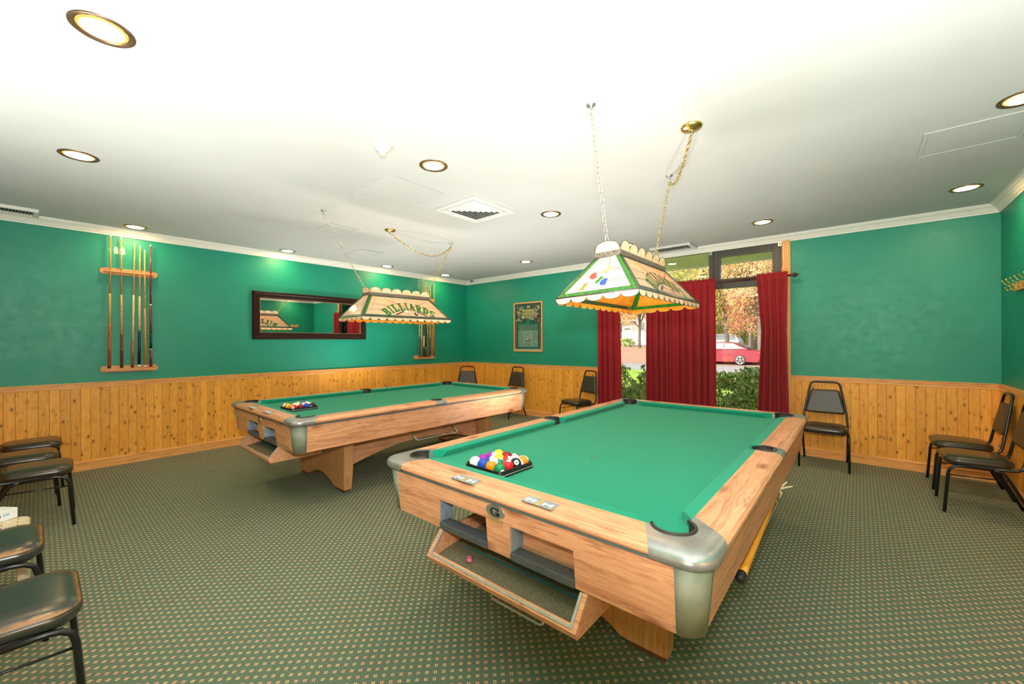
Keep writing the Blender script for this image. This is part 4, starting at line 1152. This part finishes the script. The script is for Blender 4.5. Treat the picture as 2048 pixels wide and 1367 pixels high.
ps = thing('framed_poster', 'framed billiards poster with green text panel on the wall left of the window', 'poster', (-4.776, YB, 1.205))
Wp, Hp = .342, .937
mb = MB()
for x0, x1, z0, z1 in ((-Wp, -Wp + .020, 0, Hp), (Wp - .020, Wp, 0, Hp), (-Wp + .02, Wp - .02, 0, .02), (-Wp + .02, Wp - .02, Hp - .02, Hp)): mb.box(x0, x1, -.022, -.001, z0, z1)
mb.build('frame', 'trimwood_z', ps, .002)
def flatc(name, c): M[name] = plain(name, c, .3, var=.15, vscale=60)
flatc('p_dark', (0.07, 0.055, 0.05)); flatc('p_red', (0.32, 0.1, 0.05)); flatc('p_yellow', (0.72, 0.55, 0.18)); flatc('p_tan', (0.62, 0.44, 0.24)); flatc('p_green', (0.03, 0.2, 0.13)); flatc('p_pale', (0.36, 0.48, 0.36)); flatc('p_deep', (0.015, 0.1, 0.1)); flatc('p_olive', (0.34, 0.33, 0.13)); flatc('p_cream', (0.78, 0.66, 0.46)); flatc('p_cloth', (.02, .30, .12))
pm = ['p_red', 'p_dark', 'p_yellow', 'p_tan', 'p_green', 'p_pale', 'p_deep', 'p_olive', 'p_cream', 'p_cloth', 'gwhite', 'gorange']
mb = MB()
layer = [0]
def pr_(x0, x1, z0, z1, mi):
    layer[0] += 1; y = -.006 - layer[0] * .000018
    mb.add([(x0, y, z0), (x1, y, z0), (x1, y, z1), (x0, y, z1)], [(0, 1, 2, 3)], mi)
pr_(-.325, .325, .018, .92, 0); pr_(-.31, .31, .56, .91, 1); pr_(-.325, .325, .018, .05, 8)
rp = random.Random(4)
for i in range(4):
    for j in range(3): pr_(-.14 + i * .075, -.075 + i * .075, .63 + j * .06, .683 + j * .06, 2)
pr_(-.02, .045, .83, .87, 2)
for i in range(150):
    x_, z_ = rp.uniform(-.30, .26), rp.uniform(.56, .84); w_, h_ = rp.uniform(.012, .05), rp.uniform(.01, .045)
    if abs(x_) < .13 and z_ > .64: continue
    pr_(x_, x_ + w_, z_, z_ + h_, rp.choice([1, 2, 2, 3, 3, 7, 7, 5, 8, 6, 0]))
pr_(-.27, .27, .05, .56, 6); pr_(-.25, .25, .07, .54, 4)
layer[0] += 1; mb.add([(x_, -.0095, z_) for x_, z_ in ((-.05, .52), (.03, .52), (.065, .62), (-.01, .62))], [(0, 1, 2, 3)], 9)
for i in range(5): pr_(-.22, .22, .50 - i * .022, .508 - i * .022, 5 if i % 2 else 7)
pr_(-.23, .23, .09, .40, 5)
for i in range(16):
    z_ = .38 - i * .018
    for x0, x1 in ((-.22, -.10), (.11, .22)): pr_(x0, x1 - rp.uniform(0, .03), z_, z_ + .005, rp.choice([4, 6, 7]))
    if z_ < .18: pr_(-.09, .10 - rp.uniform(0, .05), z_, z_ + .005, rp.choice([4, 6, 7, 3]))
layer[0] += 2; tri = lambda s, y, mi: mb.add([(x_ * s, y, .255 + z_ * s) for x_, z_ in ((-.065, -.06), (.065, -.06), (0, .09))], [(0, 1, 2)], mi)
tri(1, -.0108, 1); tri(.72, -.0110, 8)
for x_, z_ in ((-.02, -.028), (.02, -.028), (0, .0)): mb.add([(x_ + .014 * cos(2 * pi * k / 12), -.0112, .255 + z_ + .014 * sin(2 * pi * k / 12)) for k in range(12)], [tuple(range(12))], 11 if x_ >= 0 else 10)
mb.build('print', pm, ps, 0, False)
gl_ = MB().box(-.323, .323, -.0145, -.0125, .018, .92).build('glazing', 'pane', ps)

hk = thing('coat_hook_rail', 'pine coat rack with brass hooks on the right wall', 'coat rack', (XR, 5.10, 1.81))
MB().box(-.02, -.0005, -.40, .45, 0, .066).build('board', 'trimwood_y', hk, .004)
for i in range(7):
    y = .40 - i * .124
    b = MB(); b.lathe([(0, 0), (.014, 0), (.014, -.004), (0, -.005)], (-.02, y, .035), 14, 0, 'x')
    b.tube([(-.022, y, .045), (-.05, y, .050), (-.075, y, .062), (-.088, y, .085)], .0036, 8); b.sphere((-.089, y, .09), .008, 10, 8)
    b.tube([(-.022, y, .025), (-.045, y, .008), (-.062, y, .008), (-.070, y, .026)], .0036, 8); b.sphere((-.071, y, .03), .007, 10, 8)
    b.build('coat_hook', 'brass', hk)

# ------------------------------------------------------------------ ceiling fittings
LIGHTS = [(-2.404, .18, 'recessed ceiling light at the upper left, the largest and nearest one'), (-4.14, .19, 'recessed ceiling light near the left edge, second nearest on that side'),
          (-2.404, 1.92, 'recessed ceiling light beside the smoke detector'), (-2.408, 3.44, 'recessed ceiling light between the square vent and the nearer lamp'),
          (-6.20, .72, 'recessed ceiling light directly above the left cue rack'), (-6.20, 2.32, 'recessed ceiling light above the left part of the mirror'),
          (-6.18, 3.92, 'recessed ceiling light over the wall between mirror and right cue rack'), (-6.16, 5.20, 'recessed ceiling light in the far corner above the right cue rack'),
          (-4.146, 5.21, 'recessed ceiling light above the framed poster'), (-2.41, 5.22, 'recessed ceiling light above the left part of the window, behind the nearer lamp'),
          (-.809, 5.225, 'recessed ceiling light above the right end of the window'), (.709, 5.232, 'recessed ceiling light near the right corner of the room'), (.69, 3.49, 'recessed ceiling light cut by the right edge of the photo')]
L0 = None
for x, y, lab in LIGHTS:
    if L0 is None:
        L0 = thing('ceiling_downlight', lab, 'ceiling light', (x, y, ZC), 0, 'recessed ceiling lights')
        MB().lathe([(.104, 0), (.104, -.003), (.100, -.006), (.094, -.007), (.088, -.004), (.083, -.004), (.079, .0), (.079, .0)], (0, 0, 0), 48).build('trim_ring', 'bronze', L0)
        MB().lathe([(.0795, -.001), (.069, -.0035)], (0, 0, 0), 40).build('reflector_ring', 'amberglow', L0)
        MB().lathe([(.069, -.0035), (.05, -.0045), (0, -.005)], (0, 0, 0), 40).build('diffuser', 'bulb', L0)
    else: dup(L0, (x, y, ZC), 0, lab)

def vent(x0, x1, y0, y1, label, square=True, drop=.028):
    cx, cy = (x0 + x1) / 2, (y0 + y1) / 2; hx, hy = (x1 - x0) / 2, (y1 - y0) / 2
    t = thing('air_vent', label, 'vent', (cx, cy, ZC), 0)
    mb = MB()
    def rl(a, b_, z): return [(-a, -b_, z), (a, -b_, z), (a, b_, z), (-a, b_, z)]
    mb.loft([rl(hx - .004, hy - .004, 0), rl(hx, hy, -drop * .6), rl(hx - .006, hy - .006, -drop), rl(hx - .055, hy - .055, -drop * .8), rl(hx - .058, hy - .058, -.004)], 0, False)
    mb.build('vent_frame', 'white', t)
    MB().box(-hx + .05, hx - .05, -hy + .05, hy - .05, -.006, -.001).build('dark_duct', 'ventdark', t)
    if square:
        k = 0
        for i in range(5):
            a, b_ = hx - .070 - i * .038, hy - .070 - i * .038
            if min(a, b_) < .02: break
            m = MB(); m.loft([rl(a, b_, -.008), rl(a - .026, b_ - .026, -drop * .95), rl(a - .029, b_ - .029, -drop * .95), rl(a - .004, b_ - .004, -.008)], 0, False); m.build('louver', 'white', t)
    else:
        n = int((2 * hx - .12) / .026)
        for i in range(n):
            xx = -hx + .07 + i * .026
            m = MB(); m.add([(xx, -hy + .056, -.006), (xx, hy - .056, -.006), (xx + .014, hy - .056, -drop * .9), (xx + .014, -hy + .056, -drop * .9), (xx + .002, -hy + .056, -.006), (xx + .002, hy - .056, -.006), (xx + .016, hy - .056, -drop * .9), (xx + .016, -hy + .056, -drop * .9)], [(0, 1, 2, 3), (7, 6, 5, 4), (0, 3, 7, 4), (1, 5, 6, 2), (3, 2, 6, 7), (0, 4, 5, 1)])
            m.build('louver', 'white', t)
    return t
M['ventdark'] = plain('dark_duct', (.05, .055, .05), .9)
vent(-3.155, -2.62, 2.55, 3.10, 'square white air vent with nested louvers in the middle of the ceiling')
vent(-2.255, -1.70, 5.63, 5.968, 'white slatted air vent on the ceiling above the window', False)
t = thing('air_vent', 'grey slatted vent strip at the left edge where ceiling meets wall', 'vent', (-6.245, -.26, ZC))
mb = MB(); mb.box(.115, .140, -.27, .27, -.03, 0); mb.box(-.14, .115, .235, .27, -.03, 0); mb.box(-.14, .115, -.27, -.235, -.03, 0); mb.box(-.14, -.12, -.235, .235, -.03, 0); mb.build('vent_frame', 'crown', t)
MB().box(-.12, .115, -.235, .235, -.005, 0).build('dark_duct', 'ventdark', t)
for i in range(22):
    y = -.225 + i * .0212
    m = MB(); m.add([(x_, y + d + o_, z) for o_ in (0, .003) for x_, d, z in ((-.12, 0, -.005), (.115, 0, -.005), (.115, .008, -.028), (-.12, .008, -.028))], [(0, 1, 2, 3), (7, 6, 5, 4), (0, 4, 5, 1), (1, 5, 6, 2), (2, 6, 7, 3), (3, 7, 4, 0)]); m.build('louver', 'brushed', t)

sd = thing('smoke_detector', 'white round smoke detector on the ceiling', 'smoke detector', (-2.415, 1.50, ZC))
MB().lathe([(.056, 0), (.058, -.006), (.055, -.016), (.046, -.022), (.043, -.030), (.040, -.034), (.026, -.038), (.024, -.052), (.020, -.058)], (0, 0, 0), 36).build('housing', 'white', sd)
MB().lathe([(.022, -.055), (.020, -.064), (.012, -.068), (0, -.068)], (0, 0, 0), 30).build('sensor_cap', 'resin', sd)
cs_ = thing('security_camera', 'small round camera on the cornice in the far corner', 'camera', (-6.21, YB - .085, ZC - .03))
MB().lathe([(0, 0), (.030, -.002), (.034, -.014), (.030, -.03), (.014, -.036)], (0, 0, 0), 24, 0, 'y').build('camera_body', 'liner', cs_)
MB().lathe([(.015, -.034), (.012, -.040), (0, -.041)], (0, 0, 0), 18, 0, 'y').build('lens', 'black', cs_)
mb = MB().box(-.014, .014, -.02, .02, 0, .03); mb.build('bracket', 'castmetal', cs_)
for (x0, x1, y0, y1, lab) in ((-3.42, -2.778, 1.80, 2.355, 'large square access panel in the ceiling beside the air vent'), (-4.745, -4.405, 2.09, 2.432, 'small square access panel in the ceiling near the chain of the farther lamp'),
                              (.32, .80, 3.68, 4.14, 'access panel in the ceiling at the right edge below the cut off light'), (-5.75, -5.30, 2.95, 3.30, 'faint access panel in the ceiling near the mirror wall')):
    t = thing('access_panel', lab, 'access panel', ((x0 + x1) / 2, (y0 + y1) / 2, ZC)); hx, hy = (x1 - x0) / 2, (y1 - y0) / 2
    m = MB()
    for a0, a1, b0, b1 in ((-hx, hx, -hy, -hy + .022), (-hx, hx, hy - .022, hy), (-hx, -hx + .022, -hy + .022, hy - .022), (hx - .022, hx, -hy + .022, hy - .022)): m.box(a0, a1, b0, b1, -.005, 0)
    m.build('panel_frame', 'ceil', t, .0015)
    MB().box(-hx + .024, hx - .024, -hy + .024, hy - .024, -.0025, 0).build('panel_door', 'ceil', t)

# ------------------------------------------------------------------ outside the window
def ground_mat(name, stops, sc=3):
    t = NT(name); v = t.coord(); n = t.noise(v, sc, 6, .65); n2 = t.noise(v, sc * 14, 3)
    f = t.math('ADD', t.math('MULTIPLY', n, .6), t.math('MULTIPLY', n2, .4))
    return t.bsdf(t.ramp(f, stops), .95, 0, .1)
M['lawn'] = ground_mat('green_lawn', [(.35, (.10, .20, .02)), (.5, (.26, .40, .06)), (.65, (.40, .50, .12))])
M['bank'] = ground_mat('leaf_strewn_bank', [(.36, (.26, .22, .11)), (.48, (.36, .25, .15)), (.56, (.42, .20, .18)), (.66, (.36, .32, .16))], .8)
M['asphalt'] = ground_mat('pale_asphalt', [(.35, (.25, .235, .23)), (.65, (.36, .34, .33))], 2)
M['soffit'] = plain('pale_soffit_paint', (.80, .74, .44), .7)
GZ = -.1
struct(MB().box(-26, 12, YB + T, 20.5, GZ - .2, GZ).build('lawn', 'lawn'))
struct(MB().box(-40, 22, 20.5, 27.0, GZ - .2, GZ - .01).build('road', 'asphalt'))
mb = MB(); ys_ = [27.0, 31, 36, 42, 50, 70, 110]; zs_ = [GZ, .15, .75, 1.05, 1.3, 1.6, 2.0]
mb.add([(x, y, z) for y, z in zip(ys_, zs_) for x in (-70, 30)], [(2 * i, 2 * i + 1, 2 * i + 3, 2 * i + 2) for i in range(len(ys_) - 1)])
struct(mb.build('bank', 'bank'))
def bank_z(y):
    for i in range(len(ys_) - 1):
        if ys_[i] <= y <= ys_[i + 1]: return zs_[i] + (zs_[i + 1] - zs_[i]) * (y - ys_[i]) / (ys_[i + 1] - ys_[i])
    return GZ
mb = MB(); mb.box(-9, 4, YB + T, 7.28, 2.66, 2.72)
for i in range(64): x = -9 + i * .2; mb.box(x, x + .012, YB + T, 7.28, 2.652, 2.662)
mb.box(-9, 4, 7.26, 7.30, 2.63, 2.9)
sf = struct(mb.build('roof_soffit', 'soffit'), 'pale slatted soffit outside above the window')

def leaf_mat(name, stops, trans=.35):
    t = NT(name); g = t.n('ShaderNodeNewGeometry'); c = t.ramp(g.outputs['Random Per Island'], stops)
    d = t.n('ShaderNodeBsdfDiffuse'); tr = t.n('ShaderNodeBsdfTranslucent'); mx = t.n('ShaderNodeMixShader'); mx.inputs[0].default_value = trans
    t.t.links.new(c, d.inputs[0]); t.t.links.new(c, tr.inputs[0]); t.t.links.new(d.outputs[0], mx.inputs[1]); t.t.links.new(tr.outputs[0], mx.inputs[2])
    t.t.links.new(mx.outputs[0], t.out.inputs[0]); return t.m
M['lf_yellow'] = leaf_mat('yellow_leaves', [(0, (.62, .56, .16)), (.3, (.74, .66, .24)), (.55, (.36, .44, .14)), (.8, (.58, .56, .18)), (1, (.78, .38, .20))])
M['lf_red'] = leaf_mat('red_leaves', [(0, (.74, .16, .18)), (.3, (.80, .46, .20)), (.55, (.78, .28, .30)), (.75, (.52, .52, .16)), (1, (.82, .62, .22))])
M['lf_orange'] = leaf_mat('orange_leaves', [(0, (.76, .52, .22)), (.4, (.74, .62, .28)), (.7, (.74, .44, .28)), (1, (.60, .60, .26))])
M['lf_green'] = leaf_mat('green_gold_leaves', [(0, (.24, .34, .08)), (.4, (.40, .46, .12)), (.7, (.58, .56, .16)), (1, (.30, .38, .10))])
M['lf_shrub'] = leaf_mat('shrub_leaves', [(0, (.06, .16, .02)), (.3, (.20, .38, .06)), (.6, (.46, .64, .16)), (.88, (.82, .88, .50)), (1, (.75, .45, .10))], .3)
M['lf_shrub2'] = leaf_mat('pale_shrub_leaves', [(0, (.20, .34, .07)), (.5, (.46, .58, .18)), (1, (.80, .80, .45))], .3)
M['bark'] = plain('grey_bark', (.19, .15, .115), .9, var=.25, vscale=12)
M['twig'] = plain('twig', (.26, .18, .11), .9)
def leaves(mb, n, rnd, size, sampler):
    for _ in range(n):
        c = Vector(sampler()); e = Euler((rnd.uniform(0, 6.3), rnd.uniform(0, 6.3), rnd.uniform(0, 6.3))).to_matrix()
        s = size * rnd.uniform(.6, 1.3); a, b_, h = e @ Vector((s, 0, 0)), e @ Vector((0, s * .5, 0)), e @ Vector((0, 0, s * .14))
        mb.add([c - a, c - b_ * .9 + h, c + a, c + b_ * .9 + h], [(0, 1, 2), (0, 2, 3)])
def in_ball(rnd):
    while 1:
        p = Vector((rnd.uniform(-1, 1), rnd.uniform(-1, 1), rnd.uniform(-1, 1)))
        if .25 < p.length < 1: return p
def tree_mesh(mat, seed, n=6500):
    rnd = random.Random(seed); cl = [(in_ball(rnd) * .80, rnd.uniform(.20, .40)) for _ in range(17)]
    def smp():
        c, r = rnd.choice(cl); p = in_ball(rnd) * r + c; return (p.x * 3.6, p.y * 3.6, 6.6 + p.z * 4.6)
    mb = MB(); leaves(mb, n, rnd, .115, smp); return mb, cl
TREES = {}
def tree(kind, seed, loc, sc, label, group):
    k = (kind, seed)
    if k not in TREES:
        t = thing('autumn_tree', label, 'tree', loc, random.uniform(0, 6), group)
        mb, cl = tree_mesh('lf_' + kind, seed); mb.build('crown', 'lf_' + kind, t, 0, False)
        tr = MB(); tr.tube([(0, 0, -.4), (.03, 0, 1), (-.04, .03, 3), (.03, 0, 6), (0, 0, 9)], [.21, .17, .155, .12, .04], 10)
        for c, r in cl[:7]: tr.tube([(0, 0, 3.2 + c.z * 1.2), (c.x * 1.8, c.y * 1.8, 5 + c.z * 2.8), (c.x * 3.6, c.y * 3.6, 6.6 + c.z * 4.6)], [.07, .05, .015], 6)
        tr.build('trunk', 'bark', t); t.scale = (sc,) * 3; TREES[k] = t
    else:
        t = dup(TREES[k], loc, random.uniform(0, 6), label, group); t.scale = (sc,) * 3
    return t
GT = 'autumn trees beyond the road'
def px_x(px, y):      # a plan direction of the view through the window, used only to plant trees at real distances
    a = .7077 - math.atan((px - 1024) / f_px); return -math.tan(a) * y
tl = [('yellow', 1, 1453, 33, .95, 'autumn tree with grey trunk seen beyond the rear window of the red car'), ('red', 2, 1500, 31, .62, 'red leaved tree behind the boot of the red car'),
      ('orange', 3, 1279, 37, .7, 'orange leaved tree standing before the white fence')]
for kd, sd_, px, y, s_, lab in tl: tree(kd, sd_, (px_x(px, y), y, bank_z(y)), s_, lab, GT)
rt = random.Random(12)
kinds = [('yellow', 1, 'yellow leaved tree in the woods outside the window'), ('red', 2, 'red leaved tree in the woods outside the window'), ('orange', 3, 'orange leaved tree in the woods outside the window'), ('green', 4, 'green and gold leaved tree in the woods outside the window')]
wp = [(1350, 36, 3), (1385, 40, 0), (1415, 44, 2), (1440, 50, 3), (1472, 62, 2), (1511, 36, 3), (1530, 40, 0), (1555, 35, 1), (1490, 58, 1), (1425, 58, 0), (1465, 60, 3), (1505, 62, 0), (1545, 56, 2), (1580, 46, 3), (1395, 62, 1), (1340, 56, 2), (1520, 30, 2), (1482, 54, 0),
      (1300, 58, 0), (1262, 62, 3), (1235, 56, 1), (1205, 46, 2), (1240, 40, 1), (1610, 40, 0), (1360, 72, 3), (1450, 76, 2), (1530, 74, 3), (1270, 78, 0), (1405, 32, 0), (1432, 66, 1)]
for px, y, k in wp: tree(kinds[k][0], kinds[k][1], (px_x(px, y), y, bank_z(y)), rt.uniform(.85, 1.15), kinds[k][2], 'woods of %s' % kinds[k][0] + ' trees')
# undergrowth under the woods
for i, (px, y, k) in enumerate([(1400, 48, 3), (1440, 54, 0), (1475, 50, 2), (1510, 47, 3), (1545, 49, 0), (1575, 52, 3)]):
    rnd = random.Random(50 + i); mb = MB(); leaves(mb, 900, rnd, .22, lambda: (rnd.gauss(0, 2.0), rnd.gauss(0, .8), abs(rnd.gauss(0, 1.5))))
    o = mb.build('undergrowth', 'lf_' + kinds[k][0], None, 0, False); o.location = (px_x(px, y), y, bank_z(y)); tag(o, 'low leafy undergrowth below the woods outside the window', 'undergrowth', 'undergrowth below the woods', 'stuff')

def shrub(name, label, loc, rx, ry, h, n, mat, seed, size=.05, low=.1, group='shrubs below the window'):
    t = thing(name, label, 'shrub', loc, 0, group); rnd = random.Random(seed)
    cl = []
    for _ in range(26):
        p = in_ball(rnd); cl.append(Vector((p.x * rx, p.y * ry, low + (p.z + 1) / 2 * (h - low))))
    def smp():
        c = rnd.choice(cl); g3 = lambda q: max(-1.6 * q, min(1.6 * q, rnd.gauss(0, q)))
        return (c.x + g3(.085), c.y + g3(.085), max(.01, min(h, c.z + g3(.075))))
    mb = MB(); leaves(mb, n, rnd, size, smp); mb.build('foliage', mat, t, 0, False)
    st = MB()
    for c in cl: st.tube([(c.x * .15, c.y * .15, -.02), (c.x * .5, c.y * .5, c.z * .55), c], [.010, .007, .003], 6)
    st.build('stems', 'twig', t)
shrub('leafy_shrub', 'dense green shrub outside the right window pane, below the red car', (-1.45, 7.15, GZ), .62, .36, 1.06, 7500, 'lf_shrub', 21, .036)
shrub('leafy_shrub', 'tall dark green shrub outside the left pane beside the left curtain', (-3.68, 7.1, GZ), .36, .32, 1.36, 4200, 'lf_shrub', 22, .036)
shrub('leafy_shrub', 'pale twiggy shrub outside the left pane, between two greener ones', (-3.22, 7.25, GZ), .34, .30, .80, 700, 'lf_shrub2', 23)
shrub('leafy_shrub', 'broad leaved shrub outside the left pane beside the middle curtain', (-2.80, 7.1, GZ), .28, .30, 1.10, 1100, 'lf_shrub2', 24, .065)
shrub('leafy_shrub', 'shrub by the white fence across the road', (px_x(1253, 38.6), 38.6, .85), .75, .6, .85, 900, 'lf_shrub2', 26, .1, .0, None)

def car(name, label, loc, body, L, H, wheel, roof, sedan=True):
    t = thing(name, label, 'car', loc, 0); Wd = .90
    # side profile: x from rear (0) to nose (-L)
    if sedan: lower = [(0.02, .42), (.03, .70), (.10, .86), (.40, .93), (.85, .97), (2.0, .95), (3.55, .93), (4.55, .78), (4.85, .60), (4.88, .30), (4.7, .20), (.15, .22)]; cab = [(.62, .98), (1.45, 1.36), (1.95, 1.44), (2.65, 1.43), (3.55, .94)]
    else: lower = [(0.02, .42), (.03, .80), (.06, 1.02), (.5, 1.05), (2.0, 1.03), (3.5, 1.00), (4.45, .88), (4.62, .68), (4.62, .32), (4.5, .24), (.12, .26)]; cab = [(.08, 1.03), (.42, 1.50), (.9, 1.62), (2.4, 1.61), (3.35, 1.01)]
    rings = []
    for y, k in ((-Wd, .06), (-Wd + .05, .015), (-Wd + .14, 0), (Wd - .14, 0), (Wd - .05, .015), (Wd, .06)):
        cx = sum(p[0] for p in lower) / len(lower); cz = .6
        rings.append([(-(p[0] + (cx - p[0]) * k * .5), y, p[1] + (cz - p[1]) * k) for p in lower])
    MB().loft(rings, 0, True, True).build('body', body, t)
    rings = []
    for y, k in ((-.80, 0), (-.66, 1), (.66, 1), (.80, 0)):
        rings.append([(-p[0], y * (1 if p[1] < 1.1 else .86), p[1] - (.0 if k else .02 if p[1] > 1.1 else 0)) for p in cab])
    MB().loft(rings, 0, True, False).build('cabin', body, t, .03)
    gb = MB(); zr = max(p[1] for p in cab); zs0 = cab[0][1]
    def side_pt(x, z, o_): 
        f = (z - zs0) / (zr - zs0); return (-x, o_ * (.80 - .112 * f + .012), z)
    for s in (-1, 1):
        for x0b, x1b, x0t, x1t in (((cab[0][0] + .42, cab[0][0] + 1.32, cab[1][0] + .05, cab[0][0] + 1.32), (cab[0][0] + 1.42, cab[4][0] - .35, cab[0][0] + 1.42, cab[3][0] - .02)) if sedan else ((.35, 1.25, .55, 1.25), (1.33, 2.95, 1.33, 2.35))):
            P = [side_pt(x0b, zs0 + .05, s), side_pt(x1b, zs0 + .05, s), side_pt(x1t, zr - .09, s), side_pt(x0t, zr - .09, s)]
            gb.add(P, [(0, 1, 2, 3)]); 
    P = [(-cab[0][0] - .12, -.62, zs0 + .06), (-cab[0][0] - .12, .62, zs0 + .06), (-cab[1][0] + .02, .55, cab[1][1] - .02), (-cab[1][0] + .02, -.55, cab[1][1] - .02)]
    gb.add([(p[0] + .03, p[1], p[2] + .02) for p in P], [(0, 1, 2, 3)])
    gb.build('side_windows', 'carglass', t, 0, False)
    for wx in ((1.10, 3.92) if sedan else (.92, 3.70)):
        for s in (-1, 1):
            m = MB(); m.lathe([(.0, -.11), (.22, -.11), (.30, -.10), (.33, -.07), (.33, .07), (.30, .10), (.24, .11)], (-wx, s * .81, .33), 28, 0, 'y'); wh = m.build('wheel', 'rubber', t)
            r_ = MB(); yy = s * .925
            r_.lathe([(.235, 0), (.235, s * .006), (.205, s * .006), (.205, 0)], (-wx, yy, .33), 28, 0, 'y')
            for k in range(5):
                a = 2 * pi * k / 5 + .3
                for da in (-.13, .13): r_.bar((-wx + .03 * cos(a), yy, .33 + .03 * sin(a)), (-wx + .215 * cos(a + da), yy, .33 + .215 * sin(a + da)), .03, .012, 0, (0, 1, 0))
            r_.lathe([(0, s * .008), (.05, s * .006), (.05, 0)], (-wx, yy, .33), 16, 0, 'y')
            r_.build('rim', 'chrome', wh)
    m = MB()
    for s in (-1, 1): m.box(-.16, .012, s * .86 - .05 if s > 0 else -.91, .91 if s > 0 else -.81, .74, .86)
    m.build('tail_light', 'gred', t)
    m = MB(); m.box(-3.0, -.6, -Wd - .004, -Wd + .01, .86, .875); m.build('side_moulding', body, t)
    return t
M['carglass'] = plain('dark_car_glass', (.14, .18, .17), .08, 0, .5)
M['carred'] = plain('red_car_paint', (.27, .02, .035), .22, 0, .6, var=.02)
M['carwhite'] = plain('white_car_paint', (.80, .82, .85), .25, 0, .6, var=.02)
car('red_car', 'red sedan parked across the road, seen through the right window pane', (-4.33, 28.3, GZ - .005), 'carred', 4.88, 1.44, .33, 1)
car('white_car', 'white car parked behind the red one, partly hidden by a tree trunk', (-8.15, 42.0, bank_z(42) - .62), 'carwhite', 4.6, 1.6, .33, 1, False)

M['vinylfence'] = plain('white_fence_vinyl', (.62, .60, .57), .5, var=.02)
fn = thing('white_fence', 'white panel fence across the road on the left', 'fence', (-17.6, 40, 1.0))
for i in range(6):
    x = -4.2 + i * 1.5
    MB().box(x + .05, x + 1.45, -.03, .03, 0, 1.36).build('fence_panel', 'vinylfence', fn)
    MB().box(x - .06, x + .06, -.06, .06, 0, 1.46).build('post', 'vinylfence', fn)
M['siding'] = plain('beige_siding', (.42, .37, .30), .8, var=.03); M['roofing'] = plain('grey_roofing', (.42, .40, .40), .9); M['garage'] = plain('grey_door', (.50, .50, .48), .6)
hs = thing('house', 'beige house behind the white fence', 'house', (-20.6, 48, 1.2))
m = MB(); m.box(-5.5, 0, 0, 6, 0, 2.7); m.build('garage_wing', 'siding', hs)
m = MB(); m.box(-5.8, .1, -.4, 6.3, 2.7, 2.9); m.build('wing_roof', 'vinylfence', hs)
m = MB(); m.box(.0, 5, -.6, 7, 0, 4.1); m.build('main_wall', 'siding', hs)
m = MB(); m.prism([(-.5, 4.1), (5.5, 4.1), (2.5, 6.0)], -1.0, 7.3, 0, lambda x_, z_, y_: (x_, y_, z_)); m.build('main_roof', 'roofing', hs)
m = MB(); m.box(-2.1, -.75, -.03, 0, 0, 2.1); gd = m.build('garage_door', 'garage', hs)
m = MB(); m.box(-1.8, -1.05, -.05, -.02, 1.62, 1.86); m.build('door_glazing', 'carglass', gd)
for x in (.55, 1.25):
    m = MB(); m.box(x, x + .5, -.66, -.59, 1.5, 2.5); w_ = m.build('window', 'carglass', hs); m = MB(); rect_frame(m, x - .06, x + .56, 1.44, 2.56, .07, -.68, -.6); m.build('window_trim', 'vinylfence', w_)

# ------------------------------------------------------------------ light
wd = bpy.data.worlds.new('sky'); SC.world = wd; wd.use_nodes = True
nt = wd.node_tree; nt.nodes.clear(); wo = nt.nodes.new('ShaderNodeOutputWorld'); bg = nt.nodes.new('ShaderNodeBackground'); sk = nt.nodes.new('ShaderNodeTexSky')
sk.sky_type = 'NISHITA'; sk.sun_disc = False; sk.sun_elevation = RAD(38); sk.sun_rotation = RAD(200); sk.dust_density = 4; sk.air_density = 1.0
hsv = nt.nodes.new('ShaderNodeHueSaturation'); hsv.inputs['Saturation'].default_value = .35
nt.links.new(sk.outputs[0], hsv.inputs['Color']); nt.links.new(hsv.outputs[0], bg.inputs[0]); nt.links.new(bg.outputs[0], wo.inputs[0]); bg.inputs[1].default_value = .26
def light(name, typ, loc, energy, color=(1, 1, 1), **kw):
    l = bpy.data.lights.new(name, typ); l.energy = energy; l.color = color
    for k, v in kw.items(): setattr(l, k, v)
    o = bpy.data.objects.new(name, l); COL.objects.link(o); o.location = loc; return o
s = light('sun', 'SUN', (0, 0, 20), 1.75, (1, .95, .86), angle=RAD(6)); s.rotation_euler = (RAD(50), 0, RAD(-32))
# the photographer's flash: direct spill above the camera and most of its light thrown at the ceiling
for nm, el, az in (('flash_direct_left', 14, 40.5 + 30), ('flash_direct_right', 14, 40.5 - 38)):
    b_ = light(nm, 'SPOT', (.02, -.02, CAM_Z + .26), 210, (1, .96, .90), shadow_soft_size=.06, spot_size=RAD(128), spot_blend=1.0)
    b_.rotation_euler = (RAD(90 + el), 0, RAD(az))
# flash bounce low behind the camera, plus unseen fills added to even the ceiling
for nm, loc, en, rx, rz in (('flash_bounce', (-.05, -.30, .55), 285, 18, 42), ('flash_bounce_left', (-2.9, -.50, .8), 250, 15, 35), ('flash_bounce_right', (.92, .45, .7), 330, 15, 12),
                            ('strobe_far', (-5.45, 3.3, .25), 130, 4, -90), ('strobe_middle', (-2.62, 3.6, .22), 160, 4, -90)):
    b_ = light(nm, 'SPOT', loc, en, (1, .96, .90), shadow_soft_size=.22, spot_size=RAD(150), spot_blend=1.0)
    b_.rotation_euler = (RAD(180 - rx), 0, RAD(rz))
SC.view_settings.view_transform = 'Standard'; SC.view_settings.look = 'None'; SC.view_settings.gamma = 1.0; SC.view_settings.use_curve_mapping = False
SC.view_settings.exposure = 0.66
SC.cycles.max_bounces = 10; SC.cycles.diffuse_bounces = 6; SC.cycles.transparent_max_bounces = 16; SC.cycles.sample_clamp_indirect = 6
